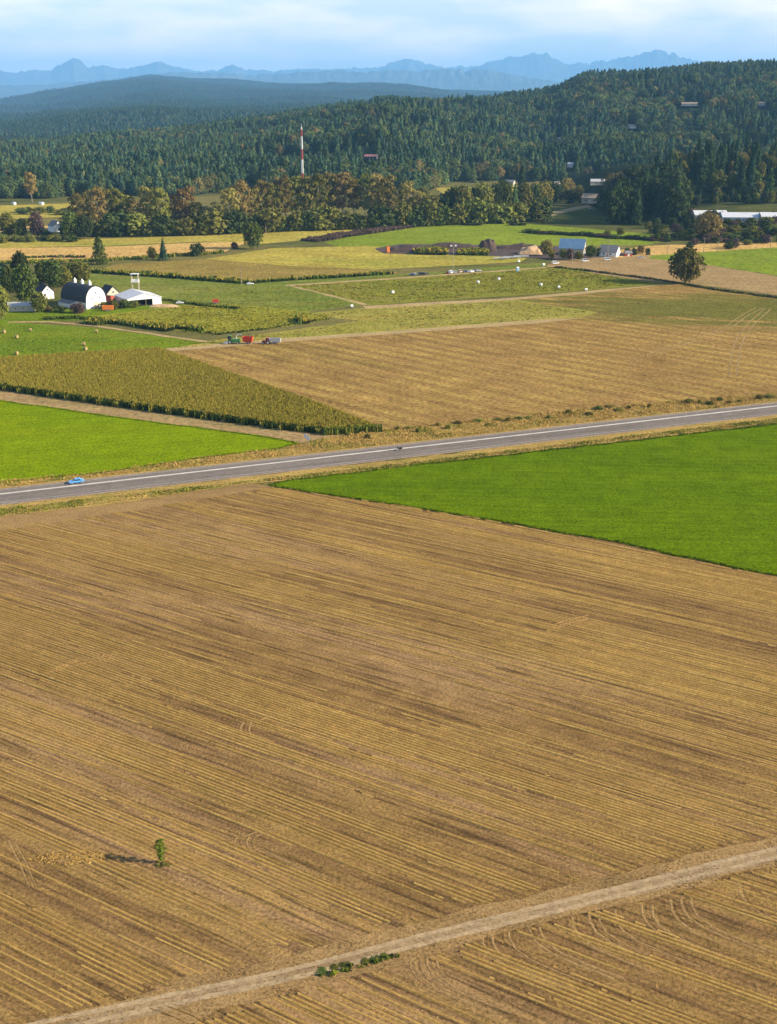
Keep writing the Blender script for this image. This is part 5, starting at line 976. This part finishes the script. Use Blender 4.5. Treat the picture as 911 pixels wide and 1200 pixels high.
# --- vehicles
def wheel(parent, x, y, r, wd=.24):
    m = MB(); m.tube((x, y - wd / 2, r), (x, y + wd / 2, r), r, r, 14); w_ = m.build('wheel', M['tyre'], parent); m = MB(); m.tube((x, y - wd / 2 - .02, r), (x, y + wd / 2 + .02, r), r * .58, r * .58, 10); m.build('rim', M['grey_metal'], w_)
def car(label, p, rz, paint, kind='car', group=None):
    e = empty('parked_car' if group else 'car', label, 'car', p, rz, group)
    if kind == 'van': prof = [(-2.4, .35), (2.35, .35), (2.4, .95), (2.0, 1.15), (1.35, 2.05), (-2.35, 2.1), (-2.4, .9)]; cab = [(1.92, 1.18), (1.33, 1.98), (-2.1, 2.02), (-2.1, 1.18)]; W = 1.9; wr = .36
    else: prof = [(-2.2, .38), (2.2, .36), (2.25, .68), (2.1, .82), (1.05, .96), (.35, 1.42), (-1.0, 1.46), (-1.75, 1.02), (-2.18, .94)]; cab = [(.98, .97), (.33, 1.37), (-.98, 1.41), (-1.66, 1.0)]; W = 1.78; wr = .33
    m = MB(); m.prism(prof, -W / 2, W / 2); b = m.build('body', paint, e); md = b.modifiers.new('bevel', 'BEVEL'); md.width = .09; md.segments = 2
    m = MB()
    for y_ in (-W / 2 - .008, W / 2 - .022): m.prism(cab, y_, y_ + .03)
    m.build('side_window', M['glass'], e)
    (xa, za), (xb, zb) = (cab[0], cab[1]); dx, dz = xb - xa, zb - za; n_ = math.hypot(dx, dz); ox, oz = .03 * -dz / n_ * -1, .03 * dx / n_ * -1
    m = MB(); s_ = W / 2 - .16; m.prism([(xa + .06, za), (xb + .06, zb), (xb + .11, zb + .03), (xa + .11, za + .03)], -s_, s_); m.build('windscreen', M['glass'], e)
    for sx in (-1.38, 1.38):
        for sy in (-W / 2 + .10, W / 2 - .10): wheel(e, sx, sy, wr)
    for sy in (-.62, .62):
        m = MB(); m.box((prof[2][0] - .02, sy, .68), (.1, .34, .16)); m.build('headlight', M['white'], e); m = MB(); m.box((prof[-1][0] + .02, sy, .78), (.1, .3, .16)); m.build('tail_light', M['red'], e)
    return e
ra = math.atan2(rdir.y, rdir.x)
q = RW0 + rdir * 0; d0 = Vector((*ground_poly([(91, 569)])[0], 0)); s_ = (d0 - RW0).dot(rdir); q = RW0 + rdir * s_ + rnor * 2.2
car('bright blue car driving left on the far lane of the highway', (q.x, q.y, .215), ra + math.pi, M['car_blue'])
d0 = Vector((*ground_poly([(468, 528.5)])[0], 0)); e = empty('motorcycle', 'small dark motorcycle near the pale stripe of the highway', 'motorcycle', (d0.x, d0.y, .22), ra + math.pi)
for x_ in (-.72, .74): m = MB(); m.tube((x_, -.07, .32), (x_, .07, .32), .32, .32, 14); w_ = m.build('wheel', M['tyre'], e); m = MB(); m.tube((x_, -.08, .32), (x_, .08, .32), .2, .2, 10); m.build('rim', M['grey_metal'], w_)
m = MB(); m.prism([(-.75, .62), (-.2, .45), (.25, .45), (.62, .75), (.5, 1.02), (.1, 1.0), (-.2, .82), (-.95, .88)], -.19, .19); m.build('body', M['car_black'], e); m = MB(); m.prism([(.62, .72), (.78, .95), (.45, 1.42), (.38, 1.06)], -.26, .26); m.build('fairing', M['car_black'], e)
m = MB(); m.prism([(-.95, .88), (-.1, .82), (-.1, .94), (-.95, 1.02)], -.16, .16); m.build('seat', M['dark'], e); m = MB(); m.tube((.74, 0, .34), (.45, 0, 1.05), .05, .05, 6); m.build('fork', M['grey_metal'], e); m = MB(); m.tube((.4, -.38, 1.1), (.4, .38, 1.1), .03, .03, 6); m.build('handlebar', M['grey_metal'], e)
for sy in (-1, 1): m = MB(); m.box((-.72, sy * .34, .72), (.55, .24, .42)); m.build('pannier', M['car_black'], e)
def car_at(px, py, label, rz, paint, kind='car', group=None): p = G(px, py); return car(label, (p.x, p.y, p.z + .05), rz, M['car_' + paint], kind, group)
GR = 'cars parked along the farm lane'
for px, py, lab, rz, c, kd in ((483.5, 323, 'dark car at the left end of the parked row', .1, 'navy', 'car'), (487, 322.6, 'white car second from the left in the parked row', .1, 'white', 'car'), (494.5, 322.6, 'black car third in the parked row', .1, 'black', 'van'), (500, 322, 'black car with dark roof, fourth in the parked row', .9, 'black', 'car'), (525.5, 320.5, 'crimson car under the floodlight pole', 1.2, 'crimson', 'car'), (528.5, 320.5, 'white van under the floodlight pole', 1.2, 'white', 'van'), (534, 320, 'silver car just right of the floodlight pole', .2, 'silver', 'car'),
                                (540, 319.6, 'tan van in the right part of the parked row', .9, 'tan', 'van'), (546, 319.2, 'navy car right of the tan van', .5, 'navy', 'car'), (550.5, 319, 'silver car fourth from the right end of the row', .6, 'silver', 'car'), (553, 319, 'white car third from the right end of the row', .9, 'white', 'car'), (557, 318.4, 'navy car next to last in the parked row', .3, 'navy', 'car'), (561, 318.2, 'silver car at the right end of the parked row', .4, 'silver', 'car')):
    car_at(px, py, lab, rz, c, kd, GR)
car_at(651, 309.5, 'white van beside the hedge left of the blue-roofed barn', .35, 'white', 'van'); car_at(686, 306.8, 'white car on grass below the blue-roofed barn', .2, 'white', 'van'); car_at(712, 305.2, 'white car before the grey-roofed house', .1, 'white', 'van'); car_at(751, 302.6, 'pale silver car on the drive right of the dark bushes', .1, 'silver'); car_at(293.5, 333.6, 'white car on the lane beside the dark utility pole', .2, 'white'); car_at(693, 245.5, 'silver car parked on the shaded farm road', .4, 'silver'); car_at(724, 243, 'pale van in the shade below the bluff', .2, 'silver', 'van'); car_at(211, 356, 'white car on the pale yard right of the machine shed', .1, 'white')
def trailer(name, label, cat, p, rz, L, W, h0, h1, mat, flare=0.0, nwh=2):
    e = empty(name, label, cat, p, rz); m = MB(); t = .12
    m.box((0, 0, h0), (L, W, .16))
    for s in (-1, 1):
        m.add([(-L / 2, s * W / 2, h0), (L / 2, s * W / 2, h0), (L / 2 + flare, s * (W / 2 + flare), h1), (-L / 2 - flare, s * (W / 2 + flare), h1), (-L / 2, s * (W / 2 - t), h0), (L / 2, s * (W / 2 - t), h0), (L / 2 + flare, s * (W / 2 + flare - t), h1), (-L / 2 - flare, s * (W / 2 + flare - t), h1)], [(0, 1, 2, 3), (5, 4, 7, 6), (3, 2, 6, 7), (0, 3, 7, 4), (1, 5, 6, 2)])
        m.add([(s * L / 2, -W / 2, h0), (s * L / 2, W / 2, h0), (s * (L / 2 + flare), W / 2 + flare, h1), (s * (L / 2 + flare), -W / 2 - flare, h1), (s * (L / 2 - t), -W / 2, h0), (s * (L / 2 - t), W / 2, h0), (s * (L / 2 + flare - t), W / 2 + flare, h1), (s * (L / 2 + flare - t), -W / 2 - flare, h1)], [(0, 1, 2, 3), (5, 4, 7, 6), (3, 2, 6, 7)])
    m.build('hopper', mat, e); m = MB(); m.tube((L / 2, 0, h0 - .1), (L / 2 + 1.5, 0, .6), .08, .08, 6); m.build('drawbar', M['dark'], e)
    for x_ in ([-.6, .6] if nwh == 2 else [0]):
        for s in (-1, 1): wheel(e, x_, s * (W / 2 - .1), .55, .35)
    return e
def tractor(label, p, rz, paint):
    e = empty('tractor', label, 'tractor', p, rz); m = MB(); m.prism([(-1.5, .9), (.2, .75), (2.1, .75), (2.15, 1.65), (.3, 1.85), (.2, 1.3), (-1.5, 1.4)], -.5, .5); m.build('body', paint, e)
    m = MB(); m.prism([(-1.35, 1.42), (.25, 1.42), (.1, 2.95), (-1.3, 2.95)], -.75, .75); c = m.build('cab', M['glass'], e); m = MB(); m.box((-.6, 0, 3.03), (1.75, 1.75, .16)); m.build('cab_roof', paint, c)
    for s in (-1, 1): wheel(e, -.95, s * .98, .95, .5); wheel(e, 1.5, s * .85, .6, .36); m = MB(); m.box((-.95, s * .98, 2.0), (1.5, .5, .1)); m.build('fender', paint, e)
    m = MB(); m.tube((1.2, .3, 1.7), (1.2, .3, 2.8), .06, .06, 6); m.build('exhaust', M['dark'], e); return e
p = G(274, 403); e = empty('forage_harvester', 'green forage harvester with open frame, left of the red wagon', 'harvester', (p.x, p.y, .1), math.pi - .1)
m = MB(); m.prism([(-3, .9), (2.2, .9), (2.4, 1.9), (1.2, 2.3), (-3, 2.3)], -1.1, 1.1); m.build('body', M['farm_green'], e); m = MB(); m.prism([(1.0, 2.32), (2.5, 2.0), (2.6, 3.0), (2.2, 3.7), (1.0, 3.7)], -.95, .95); c = m.build('cab', M['glass'], e); m = MB(); m.box((1.7, 0, 3.8), (2.0, 2.1, .2)); m.build('cab_roof', M['farm_green'], c)
m = MB(); m.tube((-1.2, 0, 2.3), (-1.6, 0, 4.2), .3, .26, 8); m.tube((-1.6, 0, 4.2), (-4.2, 0, 4.6), .26, .2, 8); m.build('spout', M['car_silver'], e); m = MB(); m.prism([(2.6, .2), (4.6, .1), (4.6, .5), (2.6, 1.2)], -2.4, 2.4); m.build('header', M['car_silver'], e)
for s in (-1, 1): wheel(e, 1.5, s * 1.35, .95, .55); wheel(e, -2.3, s * 1.2, .6, .4)
p = G(291, 403); trailer('silage_wagon', 'tall red forage wagon between the green harvester and the pink tractor', 'wagon', (p.x, p.y, .1), -.15, 4.2, 2.4, 1.1, 3.4, M['red'], .3)
p = G(312.5, 403.5); tractor('rosy red tractor pulling the grey trailer', (p.x, p.y, .1), math.pi - .1, M['car_crimson']); p = G(322.5, 403); trailer('farm_trailer', 'grey slatted trailer behind the rosy tractor', 'trailer', (p.x, p.y, .1), math.pi - .1, 5.4, 2.4, 1.0, 2.6, M['car_silver'], .1)
p = G(127, 364.5); trailer('farm_wagon', 'orange wagon in front of the farmyard hedge', 'wagon', (p.x, p.y, .1), .1, 5.6, 2.4, .9, 2.9, M['orange'], .15); p = G(253, 356); trailer('farm_wagon', 'small red wagon in the grass above the pumpkin field', 'wagon', (p.x, p.y, .1), .1, 3.2, 2.2, .8, 2.4, M['red'], .15)
p = G(455, 296); e = empty('orange_container', 'upright orange container at the left end of the compost yard', 'container', (p.x, p.y, .1), .3); m = MB(); m.box((0, 0, 2.2), (2.1, 2.0, 4.2)); m.build('body', M['orange'], e); m = MB(); m.box((0, 0, 4.4), (2.3, 2.2, .22)); m.build('lid', M['red'], e)
for i, (px, py, L, lab) in enumerate(((588, 304, 12, 'pale flatbed trailer left end of the compost yard row'), (600, 303, 13, 'pale flatbed trailer in the middle of the yard row'), (611, 302, 11, 'pale flatbed trailer at the right end of the yard row'))):
    p = G(px, py); trailer('flatbed_trailer', lab, 'trailer', (p.x, p.y, .1), .12, L, 2.6, .9, 1.5, M['car_silver'], 0.0)
# bales, wrapped bales, toilet
def bale(px, py, label, mat, name, r, wd, group):
    p = G(px, py); a = random.uniform(-.6, .6); m = MB(); prof = [(r * .93, -wd / 2), (r, -wd / 2 + .12), (r, wd / 2 - .12), (r * .93, wd / 2)]; n = 16; V = []; Fq = []
    for q, x_ in prof: V += [(x_, q * math.cos(2 * math.pi * i / n), r + q * math.sin(2 * math.pi * i / n)) for i in range(n)]
    for b in range(3): Fq += [(b * n + i, b * n + (i + 1) % n, (b + 1) * n + (i + 1) % n, (b + 1) * n + i) for i in range(n)]
    V += [(-wd / 2 - .0, 0, r), (wd / 2, 0, r)]; c0, c1 = len(V) - 2, len(V) - 1
    Fq += [((i + 1) % n, i, c0) for i in range(n)] + [(3 * n + i, 3 * n + (i + 1) % n, c1) for i in range(n)]
    m.add(V, Fq); o = m.build(name, mat, None, (p.x, p.y, p.z + .05), a); return tag(o, label, name.replace('_', ' '), group)
for px, py, lab in ((5, 390.5, 'round hay bale by the left frame edge, uppermost of its pair'), (20, 396.5, 'round hay bale left of centre in the bright meadow'), (36, 388.5, 'topmost round hay bale below the farm path'), (113.5, 390, 'round hay bale nearest the corn strips'), (98.5, 405, 'upper bale of the close pair in the meadow'), (100.5, 410.5, 'lower bale of the close pair in the meadow'), (20, 416, 'lowest round hay bale, near the corn crop')): bale(px, py, lab, M['hay'], 'hay_bale', .85, 1.25, 'round hay bales in the meadow')
for px, py, lab in ((460.5, 344, 'white wrapped bale alone at the left of the pumpkin patch'), (560.3, 332, 'largest white wrapped bale in the pumpkin patch'), (585, 328.5, 'white wrapped bale right of the largest one'), (608, 307.5, 'white wrapped bale above the blue-grey cabin'), (637, 311.5, 'white wrapped bale left of the white van'), (634, 335, 'left one of two white bales at the patch edge'), (655, 338, 'right one of two white bales at the patch edge'), (687, 341, 'white wrapped bale by the pale path on the right'), (412.5, 360.5, 'white bale at the corner of the pale path')): bale(px, py, lab, M['wrap'], 'wrapped_bale', .85, 1.4, 'white wrapped bales in the pumpkin patch')
p = G(606.5, 318); e = empty('portable_toilet', 'small blue-grey portable cabin standing in the pumpkin patch', 'cabin', (p.x, p.y, .1), .4); m = MB(); m.box((0, 0, 1.3), (1.6, 1.6, 2.5)); m.build('wall', M['steel_blue'], e); m = MB(); m.prism([(-.9, 2.55), (.9, 2.55), (.7, 2.85), (-.7, 2.85)], -.9, .9, 'x'); m.build('roof', M['white'], e); door(e, 0, -.8, .1, .9, 2.1, '-y', M['car_blue'])
# compost and sawdust heaps
def heap(name, label, px, base, wpx, hpx, dep, mat, seed, n=22):
    p = G(px, base); k = ppm(p); L, hh = wpx / k, hpx / k; me_v = []; me_f = []; nx, ny = n, 12
    for j in range(ny + 1):
        for i in range(nx + 1):
            x_, y_ = (i / nx - .5), (j / ny - .5); e_ = max(0, 1 - (abs(x_) * 2) ** 2.4) ** .6 * max(0, 1 - (abs(y_) * 2) ** 2) ** .75; me_v.append((x_ * L, y_ * dep, hh * e_ * (.72 + .5 * float(vnoise(x_ * 9 + seed, y_ * 4, seed))) - .1))
    for j in range(ny):
        for i in range(nx): a = j * (nx + 1) + i; me_f.append((a, a + 1, a + nx + 2, a + nx + 1))
    o = link(name, mesh_tris(name, me_v, me_f, [mat], smooth=True), None, (p.x, p.y + dep * .3, .05), -.05); return tag(o, label, name.replace('_', ' '))
heap('compost_heap', 'tall dark dome of compost in the yard', 572, 294, 22, 14, 16, M['compost'], 3); heap('compost_heap', 'long low dark berm at the left end of the yard', 478, 295, 48, 7, 12, M['compost'], 5, 40); heap('compost_heap', 'long low dark berm left of the compost dome', 530, 291, 60, 6, 12, M['compost'], 8, 40); heap('compost_heap', 'low dark berm right of the compost dome', 612, 292, 60, 6, 12, M['compost'], 9, 40); heap('sawdust_heap', 'pale orange sawdust heap left of the blue-roofed barn', 622, 298, 29, 9, 12, M['sawdust'], 4)
heap('sawdust_heap', 'long tan heap at the right end of the machine shed', 192, 360, 36, 3.2, 5, M['sawdust'], 14)
# fence posts along the ditch and the farm path
for i in range(24):
    t_ = i / 23; p = G(662 + 249 * t_, float(np.interp(662 + 249 * t_, [650, 700, 775, 840, 911], [313, 318.5, 328.5, 339.5, 348.7]))); m = MB(); m.tube((0, 0, -.3), (0, 0, 1.5), .08, .07, 6); o = m.build('fence_post', M['wood'], None, (p.x, p.y, 0)); tag(o, 'thin wooden post in the weedy ditch line past the oak', 'fence post', 'fence posts along the ditch')

LAND = [(-60, 'the left frame edge'), (38, 'the lone rusty tree'), (355, 'the striped mast'), (611, 'the pointed dark conifer'), (693, 'the tan-roofed house'), (803, 'the spreading oak')]
def nth(n): return ordinal(n) if n <= 20 else '%d%s' % (n, 'th' if 10 < n % 100 < 14 else {1: 'st', 2: 'nd', 3: 'rd'}.get(n % 10, 'th'))
def relabel(group, what):
    L = []
    for o in sc.objects:
        if o.get('group') == group and o.parent is None: u, v = proj(o.location.x, o.location.y, o.location.z); L.append((float(u), o))
    L.sort(key=lambda q: q[0]); cnt = {}
    for u, o in L:
        lm = [b for a, b in LAND if a <= u][-1] if u > -60 else LAND[0][1]; cnt[lm] = cnt.get(lm, 0) + 1
        o['label'] = '%s, %s right of %s' % (what, nth(cnt[lm]), lm)
relabel('conifers along the front of the wooded hill', 'conifer at the front of the wooded hill')
relabel('conifers on the bluff', 'dark conifer on the bluff behind the sheds'); relabel('broadleaved trees on the bluff', 'rounded tree on the bluff behind the sheds')
relabel('shrubs on the overgrown slope', 'rough shrub on the slope below the sheds'); relabel('bushes left of the tree belt', 'low bush left of the tree belt')
relabel('weedy bushes along the highway verge', 'weedy bush on the far highway verge'); relabel('weed clumps beside the dirt track', 'weed clump beside the dirt track'); relabel('fence posts along the ditch', 'thin wooden post in the weedy ditch'); relabel('bushes at the green field edge', 'low dark bush behind the bright green field')

# ================================================================== HAZE: pale air over the whole valley
hz = MB(); zb, zt = -1.0, max((o.matrix_world @ Vector(c)).z for o in sc.objects if o.type == 'MESH' and o.name.startswith(('mountains', 'foothills')) for c in o.bound_box) + 40.0; hz.box((0, 0, (zb + zt) / 2), (112000, 112000, zt - zb)); m_ = bpy.data.materials.new('haze'); m_.use_nodes = True; t = m_.node_tree; t.nodes.clear()
o_ = t.nodes.new('ShaderNodeOutputMaterial'); pv = t.nodes.new('ShaderNodeVolumePrincipled'); pv.inputs['Density'].default_value = 4.5e-5; pv.inputs['Color'].default_value = (0.25, 0.57, 1.0, 1); pv.inputs['Anisotropy'].default_value = 0.0
t.links.new(pv.outputs[0], o_.inputs['Volume']); tag(hz.build('haze', m_), kind='stuff')
